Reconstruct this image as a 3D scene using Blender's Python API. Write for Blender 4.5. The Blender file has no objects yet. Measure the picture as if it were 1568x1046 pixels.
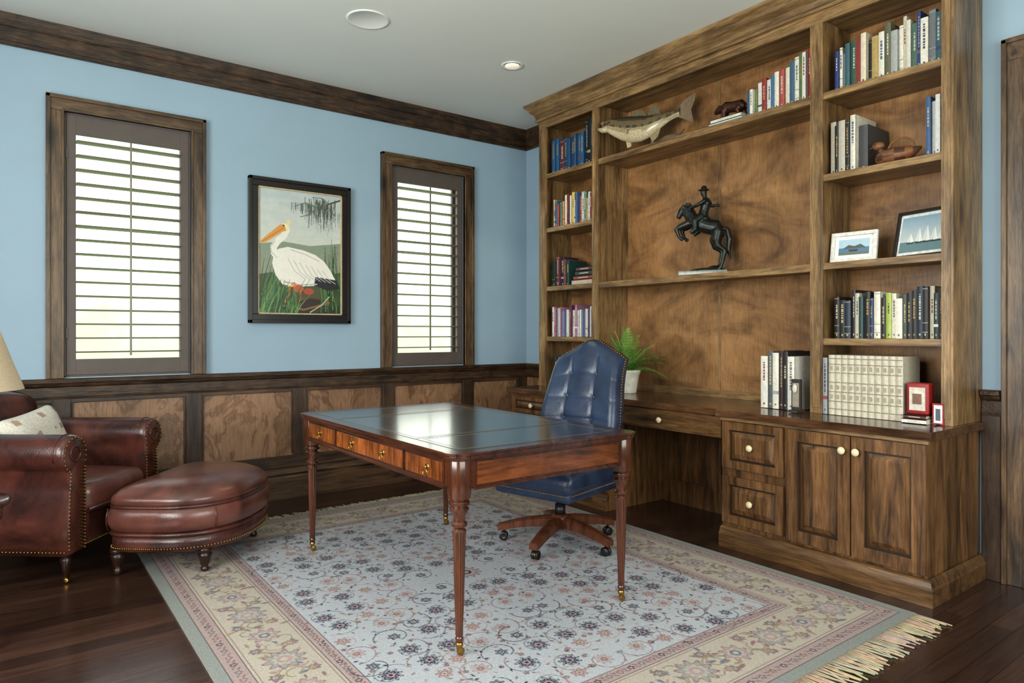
import bpy, bmesh, math, random
import numpy as np
from mathutils import Matrix, Vector
from math import sin, cos, pi, radians, sqrt
scene = bpy.context.scene
H = 3.07            # ceiling
XR, YB, XL, YF = 3.86, 4.95, -1.6, -1.3

def C(r, g, b):
    def f(v):
        v /= 255.0
        return v/12.92 if v <= 0.04045 else ((v+0.055)/1.055)**2.4
    return (f(r), f(g), f(b))

# ------------------------------------------------------------------ materials
def newmat(name):
    m = bpy.data.materials.new(name); m.use_nodes = True
    nt = m.node_tree; b = nt.nodes['Principled BSDF']
    return m, nt, b
def N(nt, t, **kw):
    n = nt.nodes.new(t)
    for k, v in kw.items(): setattr(n, k, v)
    return n
def mixc(nt, mode, fac, a, b):
    n = N(nt, 'ShaderNodeMix', data_type='RGBA', blend_type=mode)
    for sock, val in ((n.inputs[0], fac), (n.inputs[6], a), (n.inputs[7], b)):
        if isinstance(val, bpy.types.NodeSocket): nt.links.new(val, sock)
        elif isinstance(val, (int, float)): sock.default_value = val
        else: sock.default_value = (*val, 1)
    return n.outputs[2]
def ramp(nt, fac, stops):
    r = N(nt, 'ShaderNodeValToRGB')
    while len(r.color_ramp.elements) < len(stops): r.color_ramp.elements.new(0.5)
    for e, (p, c) in zip(r.color_ramp.elements, stops):
        e.position = p; e.color = (*c, 1)
    nt.links.new(fac, r.inputs[0]); return r.outputs[0]
def noise(nt, vec, scale, detail=3, rough=.55, dist=0):
    n = N(nt, 'ShaderNodeTexNoise'); n.inputs['Scale'].default_value = scale
    n.inputs['Detail'].default_value = detail; n.inputs['Roughness'].default_value = rough
    n.inputs['Distortion'].default_value = dist
    nt.links.new(vec, n.inputs['Vector']); return n.outputs['Fac']
def mapping(nt, sc, loc=(0, 0, 0)):
    tc = N(nt, 'ShaderNodeTexCoord'); mp = N(nt, 'ShaderNodeMapping')
    mp.inputs['Scale'].default_value = sc; mp.inputs['Location'].default_value = loc
    nt.links.new(tc.outputs['Object'], mp.inputs['Vector']); return mp.outputs[0]
def bump(nt, b, h, strength, dist=.01):
    n = N(nt, 'ShaderNodeBump'); n.inputs['Strength'].default_value = strength
    n.inputs['Distance'].default_value = dist
    nt.links.new(h, n.inputs['Height']); nt.links.new(n.outputs[0], b.inputs['Normal'])

def wood(name, light, dark, axis='z', rough=.42, k=1.0, knots=.7, blotch=.5, coat=0.0, bl_scale=2.6, dist=1.6, fine=.6, bmp=.12, rings=0):
    m, nt, b = newmat(name)
    al, ac = 1.1*k, 11*k
    s = {'x': (al, ac, ac), 'y': (ac, al, ac), 'z': (ac, ac, al), 'o': (2.6*k, 2.6*k, 1.5*k), 'c': (2.4*k, 1.5*k, 3.6*k)}[axis]
    v = mapping(nt, s)
    n1 = noise(nt, v, 1.0, 6, .6, dist)
    if rings:      # cathedral-like contour rings
        mm_ = N(nt, 'ShaderNodeMath', operation='MULTIPLY'); nt.links.new(n1, mm_.inputs[0]); mm_.inputs[1].default_value = rings
        sn = N(nt, 'ShaderNodeMath', operation='SINE'); nt.links.new(mm_.outputs[0], sn.inputs[0])
        ma = N(nt, 'ShaderNodeMath', operation='MULTIPLY_ADD'); nt.links.new(sn.outputs[0], ma.inputs[0]); ma.inputs[1].default_value = .5; ma.inputs[2].default_value = .5
        rg_ = ramp(nt, ma.outputs[0], [(.0, (.55, .48, .42)), (.45, (1, 1, 1))])
    col = ramp(nt, n1, [(.3, dark), (.5, tuple((a*.6+c*.4) for a, c in zip(light, dark))), (.68, light)])
    if rings: col = mixc(nt, 'MULTIPLY', .8, col, rg_)
    s2 = tuple(q*9 for q in s) if axis not in 'oc' else (90, 90, 10)
    n2 = noise(nt, mapping(nt, s2), 1.0, 3, .6, .5)
    col = mixc(nt, 'MULTIPLY', fine, col, ramp(nt, n2, [(.35, (.45, .41, .37)), (.6, (1, 1, 1))]))
    n3 = noise(nt, mapping(nt, (1, 1, 1)), bl_scale, 4, .6, .8)
    col = mixc(nt, 'MULTIPLY', blotch, col, ramp(nt, n3, [(.33, (.38, .33, .28)), (.58, (1, 1, 1))]))
    if knots > 0:
        sk = {'x': (1.0, 3.2, 3.2), 'y': (3.2, 1.0, 3.2), 'z': (3.2, 3.2, 1.0), 'o': (2, 2, 2), 'c': (2, 2, 2)}[axis]
        vo = N(nt, 'ShaderNodeTexVoronoi'); vo.inputs['Scale'].default_value = 1.3
        nt.links.new(mapping(nt, sk), vo.inputs['Vector'])
        kf = ramp(nt, vo.outputs['Distance'], [(.05, (.10, .07, .05)), (.17, (1, 1, 1))])
        col = mixc(nt, 'MULTIPLY', knots, col, kf)
    nt.links.new(col, b.inputs['Base Color'])
    b.inputs['Roughness'].default_value = rough
    b.inputs['Coat Weight'].default_value = coat
    b.inputs['Coat Roughness'].default_value = .12
    bump(nt, b, n2, bmp, .004)
    return m

def plain(name, col, rough=.5, metal=0, nscale=20, namt=.12, bmp=.0, coat=0, emis=None):
    m, nt, b = newmat(name)
    v = mapping(nt, (1, 1, 1)); n = noise(nt, v, nscale, 4)
    lo = tuple(c*(1-namt*2) for c in col); hi = tuple(min(1, c*(1+namt)) for c in col)
    nt.links.new(ramp(nt, n, [(.3, lo), (.7, hi)]), b.inputs['Base Color'])
    b.inputs['Roughness'].default_value = rough; b.inputs['Metallic'].default_value = metal
    b.inputs['Coat Weight'].default_value = coat
    if bmp: bump(nt, b, n, bmp, .01)
    if emis:
        b.inputs['Emission Color'].default_value = (*col, 1); b.inputs['Emission Strength'].default_value = emis
    return m
def colmat(name, rough=.5, metal=0, nscale=40, namt=.15, bmp=0, coat=0):
    m, nt, b = newmat(name)
    a = N(nt, 'ShaderNodeVertexColor'); a.layer_name = 'Col'
    n = noise(nt, mapping(nt, (1, 1, 1)), nscale, 4)
    lo = 1-namt*2
    col = mixc(nt, 'MULTIPLY', 1.0, a.outputs[0], ramp(nt, n, [(.3, (lo, lo, lo)), (.65, (1, 1, 1))]))
    nt.links.new(col, b.inputs['Base Color'])
    b.inputs['Roughness'].default_value = rough; b.inputs['Metallic'].default_value = metal
    b.inputs['Coat Weight'].default_value = coat
    if bmp: bump(nt, b, n, bmp, .01)
    return m
def leather(name, c1, c2, rough=.36, bs=.25, coat=0):
    m, nt, b = newmat(name)
    v = mapping(nt, (1, 1, 1))
    n = noise(nt, v, 5, 5, .6, .6)
    nt.links.new(ramp(nt, n, [(.32, c2), (.66, c1)]), b.inputs['Base Color'])
    vo = N(nt, 'ShaderNodeTexVoronoi'); vo.inputs['Scale'].default_value = 220
    nt.links.new(v, vo.inputs['Vector'])
    n2 = noise(nt, v, 14, 4, .6)
    ad = N(nt, 'ShaderNodeMath', operation='ADD'); nt.links.new(vo.outputs['Distance'], ad.inputs[0])
    m2 = N(nt, 'ShaderNodeMath', operation='MULTIPLY'); m2.inputs[1].default_value = 2
    nt.links.new(n2, m2.inputs[0]); nt.links.new(m2.outputs[0], ad.inputs[1])
    bump(nt, b, ad.outputs[0], bs, .003)
    b.inputs['Roughness'].default_value = rough
    b.inputs['Coat Weight'].default_value = coat; b.inputs['Coat Roughness'].default_value = .22
    return m

W_V = wood('alder_wood_vertical', C(172, 138, 92), C(80, 57, 34), 'z', rough=.36, fine=.8)
W_Y = wood('alder_wood_horizontal', C(174, 140, 94), C(82, 59, 35), 'y', rough=.36, fine=.8)
W_B = wood('alder_back_panel', C(182, 136, 88), C(108, 75, 45), 'c', blotch=.75, bl_scale=2.6, knots=.5, rough=.34, dist=1.6, fine=.45)
W_L = wood('alder_cabinet_front', C(142, 102, 62), C(52, 35, 21), 'z', rough=.3, k=.8, dist=2.2, fine=.8)
W_TOP = wood('alder_countertop', C(108, 76, 50), C(50, 34, 22), 'y', rough=.14)
T_DX = wood('dark_trim_wood', C(92, 66, 43), C(13, 9, 6), 'x', rough=.42, knots=1, blotch=1, k=1.3, dist=3.6, bmp=.7, bl_scale=6, fine=.85)
T_W = wood('window_casing_wood', C(124, 97, 68), C(38, 27, 18), 'z', rough=.38, knots=.95, k=1.1, fine=.8, blotch=.7)
T_WX = wood('window_casing_wood_head', C(124, 97, 68), C(38, 27, 18), 'x', rough=.38, k=1.1, fine=.8, blotch=.7)
T_P = wood('wainscot_panel_wood', C(170, 132, 100), C(108, 78, 56), 'o', k=1.0, blotch=.45, knots=.2, dist=.8, rings=50, fine=.5)
T_S = wood('wainscot_stile_wood', C(92, 68, 48), C(30, 21, 15), 'z', fine=.8, blotch=.8)
MAH = wood('mahogany', C(98, 53, 30), C(38, 18, 10), 'z', rough=.2, knots=0, blotch=.4, coat=.4)
MAH_Y = wood('mahogany_horizontal', C(92, 50, 29), C(42, 20, 12), 'y', rough=.2, knots=0, blotch=.4, coat=.5)
MAH_F = wood('mahogany_flame_veneer', C(176, 102, 50), C(70, 35, 17), 'z', k=1.4, rough=.2, knots=0, blotch=.7, coat=.4, bl_scale=7)
BRASS = plain('brass', C(170, 132, 70), .3, 1, 30, .1)
IVORY = plain('ivory_knob', C(222, 205, 168), .3, 0, 30, .05)
BLACK = plain('black_metal', C(22, 20, 20), .4, 0, 30, .1)
LRED = leather('oxblood_leather', C(92, 50, 40), C(42, 21, 18), .26, .18, coat=.3)
LTOP = leather('brown_leather', C(114, 68, 57), C(72, 40, 33), .28, .12, coat=.3)
LBLUE = leather('navy_leather', C(44, 60, 86), C(22, 34, 56), .28, coat=.15)
COLM = colmat('painted_colours', .5)
BOOKM = colmat('book_covers', .5, nscale=60, namt=.1)
SHUT = plain('shutter_paint', C(88, 78, 73), .5, 0, 10, .06)

# ------------------------------------------------------------------ mesh builder
class MB:
    def __init__(s):
        s.v = []; s.f = []; s.c = []; s.m = []; s.s = []; s.M = Matrix.Identity(4)
    def add(s, vs, fs, col=(1, 1, 1), mat=0, smooth=False):
        o = len(s.v); M = s.M
        s.v += [tuple(M @ Vector(p)) for p in vs]
        for f in fs:
            s.f.append([i+o for i in f]); s.m.append(mat); s.s.append(smooth)
            if callable(col):
                c = Vector((0, 0, 0))
                for i in f: c += Vector(vs[i])
                s.c.append(col(c/len(f)))
            else: s.c.append(col)
    def box(s, x0, x1, y0, y1, z0, z1, col=(1, 1, 1), mat=0):
        v = [(x, y, z) for z in (z0, z1) for y in (y0, y1) for x in (x0, x1)]
        s.add(v, [(0, 2, 3, 1), (4, 5, 7, 6), (0, 1, 5, 4), (2, 6, 7, 3), (0, 4, 6, 2), (1, 3, 7, 5)], col, mat)
    def loft(s, rings, col=(1, 1, 1), mat=0, smooth=True, closed=True, cap0=True, cap1=True):
        n = len(rings[0]); v = [p for r in rings for p in r]; f = []
        for i in range(len(rings)-1):
            for j in range(n if closed else n-1):
                k = (j+1) % n
                f.append((i*n+j, i*n+k, (i+1)*n+k, (i+1)*n+j))
        if cap0: f.append(tuple(range(n))[::-1])
        if cap1: f.append(tuple((len(rings)-1)*n+j for j in range(n)))
        s.add(v, f, col, mat, smooth)
    def lathe(s, prof, c=(0, 0), z0=0, seg=24, col=(1, 1, 1), mat=0, smooth=True, mod=None):
        rings = []
        for r, z in prof:
            ring = []
            for j in range(seg):
                a = 2*pi*j/seg; rr = max(r, 1e-5)
                if mod and mod[2] <= z <= mod[3]: rr *= 1-mod[1]*(0.5+0.5*cos(mod[0]*a))
                ring.append((c[0]+rr*cos(a), c[1]+rr*sin(a), z0+z))
            rings.append(ring)
        s.loft(rings, col, mat, smooth)
    def tube(s, pts, rads, seg=10, col=(1, 1, 1), mat=0, flat=1.0):
        pts = [Vector(p) for p in pts]; rings = []
        if not hasattr(rads, '__len__'): rads = [rads]*len(pts)
        prev = None
        for i, p in enumerate(pts):
            t = (pts[min(i+1, len(pts)-1)]-pts[max(i-1, 0)]).normalized()
            if prev is None:
                ref = Vector((0, 0, 1)) if abs(t.z) < .9 else Vector((1, 0, 0))
                u = t.cross(ref).normalized()
            else: u = (prev-t*prev.dot(t)).normalized()
            prev = u; w = t.cross(u)
            rings.append([tuple(p+(u*cos(2*pi*j/seg)+w*sin(2*pi*j/seg)*flat)*rads[i]) for j in range(seg)])
        s.loft(rings, col, mat)
    def ell(s, c, r, seg=16, rg=10, rot=None, col=(1, 1, 1), mat=0):
        if not hasattr(r, '__len__'): r = (r, r, r)
        R = rot or Matrix.Identity(3); rings = []
        for i in range(rg+1):
            th = pi*(i/rg)*.998+.001
            rings.append([tuple(Vector(c)+R @ Vector((r[0]*sin(th)*cos(2*pi*j/seg), r[1]*sin(th)*sin(2*pi*j/seg), -r[2]*cos(th)))) for j in range(seg)])
        s.loft(rings, col, mat)
    def rbox(s, c, h, r, fn=None, mid=6, col=(1, 1, 1), mat=0):
        ax = []
        for k in range(3):
            a = [-h[k]+r*t for t in (0, .25, .55, 1)]
            L = 2*(h[k]-r)
            a += [-h[k]+r+L*(i/mid) for i in range(1, mid)]
            a += [h[k]-r*t for t in (1, .55, .25, 0)]
            ax.append(a)
        n = [len(a) for a in ax]; idx = {}; vs = []; fs = []
        def vid(i, j, k):
            if (i, j, k) not in idx:
                q = Vector((ax[0][i], ax[1][j], ax[2][k]))
                inn = Vector([max(-(h[t]-r), min(h[t]-r, q[t])) for t in range(3)])
                o = q-inn
                if o.length > 1e-9: q = inn+o.normalized()*r
                if fn: q = Vector(fn(q))
                idx[(i, j, k)] = len(vs); vs.append(tuple(q+Vector(c)))
            return idx[(i, j, k)]
        for i in range(n[0]-1):
            for j in range(n[1]-1):
                fs.append((vid(i, j, 0), vid(i, j+1, 0), vid(i+1, j+1, 0), vid(i+1, j, 0)))
                z = n[2]-1; fs.append((vid(i, j, z), vid(i+1, j, z), vid(i+1, j+1, z), vid(i, j+1, z)))
        for i in range(n[0]-1):
            for k in range(n[2]-1):
                fs.append((vid(i, 0, k), vid(i+1, 0, k), vid(i+1, 0, k+1), vid(i, 0, k+1)))
                y = n[1]-1; fs.append((vid(i, y, k), vid(i, y, k+1), vid(i+1, y, k+1), vid(i+1, y, k)))
        for j in range(n[1]-1):
            for k in range(n[2]-1):
                fs.append((vid(0, j, k), vid(0, j, k+1), vid(0, j+1, k+1), vid(0, j+1, k)))
                x = n[0]-1; fs.append((vid(x, j, k), vid(x, j+1, k), vid(x, j+1, k+1), vid(x, j, k+1)))
        s.add(vs, fs, col, mat, True)
    def prism(s, poly, a0, a1, axis='x', col=(1, 1, 1), mat=0):
        f = {'x': lambda p, a: (a, p[0], p[1]), 'y': lambda p, a: (p[0], a, p[1]), 'z': lambda p, a: (p[0], p[1], a)}[axis]
        s.loft([[f(p, a0) for p in poly], [f(p, a1) for p in poly]], col, mat, False)
    def mold(s, prof, pathfn, mat=0, col=(1, 1, 1)):
        paths = [pathfn(o) for o, z in prof]
        rings = [[(paths[k][i][0], paths[k][i][1], prof[k][1]) for k in range(len(prof))] for i in range(len(paths[0]))]
        s.loft(rings, col, mat, False)
    def torus(s, c, R, r, M3, seg=20, mat=0, a0=0, a1=2*pi, col=(1, 1, 1)):
        pts = [tuple(Vector(c)+M3 @ Vector((R*cos(a0+(a1-a0)*i/seg), R*sin(a0+(a1-a0)*i/seg), 0))) for i in range(seg+1)]
        s.tube(pts, r, 8, col, mat)
    def build(s, name, mats, bevel=0, parent=None, recalc=True, remesh=0):
        vs = np.array(s.v, dtype=float)
        o = Vector(((vs[:, 0].min()+vs[:, 0].max())/2, (vs[:, 1].min()+vs[:, 1].max())/2, vs[:, 2].min()))
        me = bpy.data.meshes.new(name)
        me.from_pydata([tuple(Vector(p)-o) for p in s.v], [], s.f)
        for m in mats: me.materials.append(m)
        me.polygons.foreach_set('material_index', s.m)
        me.polygons.foreach_set('use_smooth', s.s)
        at = me.color_attributes.new('Col', 'FLOAT_COLOR', 'CORNER')
        buf = []
        for f, c in zip(s.f, s.c): buf += [c[0], c[1], c[2], 1.0]*len(f)
        at.data.foreach_set('color', buf)
        if recalc:
            bm = bmesh.new(); bm.from_mesh(me); bmesh.ops.recalc_face_normals(bm, faces=bm.faces[:]); bm.to_mesh(me); bm.free()
        me.update()
        ob = bpy.data.objects.new(name, me); scene.collection.objects.link(ob); ob.location = o
        if bevel:
            b = ob.modifiers.new('bevel', 'BEVEL'); b.width = bevel; b.segments = 2; b.limit_method = 'ANGLE'; b.angle_limit = radians(50)
        if remesh:
            r = ob.modifiers.new('remesh', 'REMESH'); r.mode = 'VOXEL'; r.voxel_size = remesh; r.use_smooth_shade = True
            sm = ob.modifiers.new('smooth', 'SMOOTH'); sm.iterations = 2; sm.factor = .5
        if parent:
            ob.parent = parent; ob.matrix_parent_inverse = parent.matrix_world.inverted()
        return ob
def empty(name, loc):
    e = bpy.data.objects.new(name, None); scene.collection.objects.link(e); e.location = loc; e.empty_display_size = .1
    bpy.context.view_layer.update(); return e
def TR(x, y, z, a=0): return Matrix.Translation((x, y, z)) @ Matrix.Rotation(radians(a), 4, 'Z')

# ------------------------------------------------------------------ canvas painting (vertex colour grid)
class Canvas:
    def __init__(s, w, h, res, bg):
        s.w, s.h = w, h; s.nx = int(w/res)+1; s.ny = int(h/res)+1
        s.img = np.zeros((s.ny, s.nx, 3)); s.img[:] = bg
        s.x = np.linspace(0, w, s.nx); s.y = np.linspace(0, h, s.ny)
    def win(s, x0, x1, y0, y1):
        i0 = max(0, int(x0/s.w*(s.nx-1))); i1 = min(s.nx, int(x1/s.w*(s.nx-1))+2)
        j0 = max(0, int(y0/s.h*(s.ny-1))); j1 = min(s.ny, int(y1/s.h*(s.ny-1))+2)
        if i1 <= i0 or j1 <= j0: return None
        X, Y = np.meshgrid(s.x[i0:i1], s.y[j0:j1]); return X, Y, s.img[j0:j1, i0:i1]
    def put(s, sub, m, col, a=1.0):
        sub[m] = sub[m]*(1-a)+np.array(col)*a
    def rect(s, x0, x1, y0, y1, col, a=1.0):
        w = s.win(x0, x1, y0, y1)
        if w: s.put(w[2], (w[0] >= x0) & (w[0] <= x1) & (w[1] >= y0) & (w[1] <= y1), col, a)
    def disc(s, cx, cy, rx, col, ry=None, a=1.0, n=0, amp=0, ph=0, rin=0):
        ry = ry or rx; k = 1+amp
        w = s.win(cx-rx*k, cx+rx*k, cy-ry*k, cy+ry*k)
        if not w: return
        dx, dy = (w[0]-cx)/rx, (w[1]-cy)/ry; d = np.sqrt(dx*dx+dy*dy)
        lim = 1+amp*np.cos(n*np.arctan2(dy, dx)+ph) if n else 1
        s.put(w[2], (d <= lim) & (d >= rin*lim), col, a)
    def poly(s, pts, col, a=1.0):
        xs = [p[0] for p in pts]; ys = [p[1] for p in pts]
        w = s.win(min(xs), max(xs), min(ys), max(ys))
        if not w: return
        X, Y, sub = w; m = np.zeros(X.shape, bool); n = len(pts)
        for i in range(n):
            x1, y1 = pts[i]; x2, y2 = pts[(i+1) % n]
            if y1 == y2: continue
            c = ((y1 > Y) != (y2 > Y)) & (X < (x2-x1)*(Y-y1)/(y2-y1)+x1); m ^= c
        s.put(sub, m, col, a)
    def stroke(s, pts, wd, col, a=1.0, taper=False):
        for i in range(len(pts)-1):
            (x1, y1), (x2, y2) = pts[i], pts[i+1]; r = wd/2
            if taper: r *= 1-i/(len(pts)-1)*.85
            w = s.win(min(x1, x2)-r, max(x1, x2)+r, min(y1, y2)-r, max(y1, y2)+r)
            if not w: continue
            L = (x2-x1)**2+(y2-y1)**2+1e-12
            t = np.clip(((w[0]-x1)*(x2-x1)+(w[1]-y1)*(y2-y1))/L, 0, 1)
            d = np.hypot(w[0]-x1-t*(x2-x1), w[1]-y1-t*(y2-y1))
            s.put(w[2], d <= r, col, a)
    def mesh(s, name, mat, M, parent=None, z=None):
        X, Y = np.meshgrid(s.x, s.y)
        co = np.zeros((s.nx*s.ny, 3)); co[:, 0] = X.ravel(); co[:, 1] = (s.h-Y).ravel()
        Mn = np.array(M); co = co @ Mn[:3, :3].T+Mn[:3, 3]
        i, j = np.meshgrid(np.arange(s.nx-1), np.arange(s.ny-1)); a = (j*s.nx+i).ravel()
        q = np.stack([a, a+s.nx, a+s.nx+1, a+1], 1).astype(np.int32)
        me = bpy.data.meshes.new(name); me.vertices.add(len(co)); me.loops.add(q.size); me.polygons.add(len(q))
        me.vertices.foreach_set('co', co.ravel()); me.loops.foreach_set('vertex_index', q.ravel())
        me.polygons.foreach_set('loop_start', np.arange(0, q.size, 4, dtype=np.int32))
        me.update(calc_edges=True)
        at = me.color_attributes.new('Col', 'FLOAT_COLOR', 'POINT')
        cc = np.ones((s.nx*s.ny, 4)); cc[:, :3] = s.img.reshape(-1, 3); at.data.foreach_set('color', cc.ravel())
        me.materials.append(mat); me.validate()
        ob = bpy.data.objects.new(name, me); scene.collection.objects.link(ob)
        if parent: ob.parent = parent; ob.matrix_parent_inverse = parent.matrix_world.inverted()
        return ob

# ------------------------------------------------------------------ room shell
WALL = plain('blue_wall_paint', C(150, 174, 191), .6, 0, 3, .02)
CEIL = plain('ceiling_paint', C(230, 233, 228), .7, 0, 2, .01)
mf, nt, b = newmat('dark_oak_floor')
v = mapping(nt, (1, 1, 1))
br = N(nt, 'ShaderNodeTexBrick'); br.offset = .37
br.inputs['Scale'].default_value = 1; br.inputs['Brick Width'].default_value = 1.3; br.inputs['Row Height'].default_value = .085
br.inputs['Mortar Size'].default_value = .0015; br.inputs['Color1'].default_value = (*C(72, 50, 39), 1); br.inputs['Color2'].default_value = (*C(46, 32, 26), 1)
br.inputs['Mortar'].default_value = (*C(18, 12, 9), 1)
nt.links.new(v, br.inputs['Vector'])
ng = noise(nt, mapping(nt, (1.5, 30, 1)), 2, 6, .65, 1.5)
cc = mixc(nt, 'MULTIPLY', .85, br.outputs['Color'], ramp(nt, ng, [(.32, (.35, .3, .27)), (.62, (1.1, 1.05, 1))]))
nt.links.new(cc, b.inputs['Base Color']); b.inputs['Roughness'].default_value = .22
bump(nt, b, ng, .08, .003); FLOOR = mf

m = MB(); m.box(XL-.15, XR+.15, YF-.15, YB+.15, -.1, 0); m.build('floor', [FLOOR])
m = MB(); m.box(XL-.15, XR+.15, YF-.15, YB+.15, H, H+.1); m.build('ceiling', [CEIL])
WIN = [(.28, .99), (2.475, 3.165)]; WZ0, WZ1 = .93, 2.55
m = MB()
xs = [XL-.15, WIN[0][0], WIN[0][1], WIN[1][0], WIN[1][1], XR+.15]
for i in (0, 2, 4): m.box(xs[i], xs[i+1], YB, YB+.15, 0, H)
for a, b2 in WIN: m.box(a, b2, YB, YB+.15, 0, WZ0); m.box(a, b2, YB, YB+.15, WZ1, H)
m.build('wall_back', [WALL])
m = MB(); m.box(XR, XR+.15, YF, YB, 0, H); m.build('wall_right', [WALL])
def wall_open(name, axis, pos, a0, a1, o0, o1, z0, z1):
    m = MB()
    def bx(p, q, zz0, zz1):
        if axis == 'x': m.box(pos-.15, pos, p, q, zz0, zz1)
        else: m.box(p, q, pos-.15, pos, zz0, zz1)
    bx(a0, o0, 0, H); bx(o1, a1, 0, H); bx(o0, o1, 0, z0); bx(o0, o1, z1, H)
    m.build(name, [WALL])
wall_open('wall_left', 'x', XL, YF, YB, .2, 3.0, .8, 2.6)
wall_open('wall_front', 'y', YF, XL-.15, XR+.15, -.3, 2.9, .8, 2.6)
def simple_window(name, axis, pos, o0, o1, z0, z1):
    m = MB()
    def bx(p, q, zz0, zz1, t0=-.02, t1=.03):
        if axis == 'x': m.box(pos+t0, pos+t1, p, q, zz0, zz1)
        else: m.box(p, q, pos+t0, pos+t1, zz0, zz1)
    bx(o0-.1, o0, z0-.1, z1+.1, 0); bx(o1, o1+.1, z0-.1, z1+.1, 0); bx(o0, o1, z1, z1+.1, 0); bx(o0, o1, z0-.1, z0, 0)
    n = 3
    for i in range(1, n): x = o0+(o1-o0)*i/n; bx(x-.03, x+.03, z0, z1, -.06, -.02)
    bx(o0, o1, (z0+z1)/2-.02, (z0+z1)/2+.02, -.06, -.02)
    m.build(name, [T_W], .004)
simple_window('window_3', 'x', XL, .2, 3.0, .8, 2.6)
simple_window('window_4', 'y', YF, -.3, 2.9, .8, 2.6)

# crown
prof = [(0.001, 2.885), (.014, 2.885), (.020, 2.895), (.020, 2.905), (.012, 2.912), (.014, 2.99), (.022, 3.0), (.024, 3.03), (.030, 3.045), (.034, 3.069), (.001, 3.069)]
m = MB()
m.mold(prof, lambda o: [(XL+o, YF+o), (XL+o, YB-o), (XR-o, YB-o), (XR-o, 4.335)])
m.mold(prof, lambda o: [(XR-o, 1.287), (XR-o, YF+o), (XL+o, YF+o)])
m.build('trim_1', [T_DX])
# chair rail
prof = [(.001, .80), (.026, .80), (.03, .815), (.024, .83), (.024, .87), (.034, .88), (.04, .895), (.052, .90), (.054, .918), (.048, .924), (.001, .924)]
m = MB()
m.mold(prof, lambda o: [(XL+o, 3.2), (XL+o, YB-o), (XR-o, YB-o), (XR-o, 4.372)])
m.mold(prof, lambda o: [(XR-o, 1.285), (XR-o, 1.205)])
m.build('trim_2', [T_DX])
# wainscot
m = MB()
m.box(XL+.001, XR-.001, YB-.008, YB-.001, .2, .8, mat=0)
m.box(XR-.008, XR-.001, 4.37, YB-.01, .2, .8, mat=0)
for x in (-1.2, -.48, .265, 1.01, 1.73, 2.445, 3.2, 3.79):
    m.box(x-.05, x+.05, YB-.026, YB-.008, .31, .80, mat=1)
    for sgn in (-1, 1): m.box(x+sgn*.056-.006, x+sgn*.056+.006, YB-.02, YB-.008, .325, .785, mat=1)
m.box(XL+.01, XR-.01, YB-.026, YB-.008, .225, .31, mat=2)
m.box(XL+.01, XR-.01, YB-.024, YB-.008, .775, .80, mat=2)
m.box(XR-.026, XR-.008, 4.37, YB-.02, .225, .31, mat=2)
m.box(XR-.03, XR-.001, 1.205, 1.287, .0, .80, mat=1)
m.build('trim_3', [T_P, T_S, wood('wainscot_rail_wood', C(98, 72, 50), C(32, 22, 15), 'x', fine=.8, blotch=.8, dist=2.4)], .003)
m = MB()
prof = [(.001, 0), (.03, 0), (.03, .02), (.028, .15), (.02, .165), (.026, .18), (.018, .2), (.01, .225), (.001, .225)]
m.mold(prof, lambda o: [(XL+o, YF+o), (XL+o, YB-o), (XR-o, YB-o), (XR-o, 4.37)])
m.build('baseboard_back', [wood('baseboard_wood', C(112, 82, 54), C(42, 29, 20), 'x', dist=2.8, fine=.8)])

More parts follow.
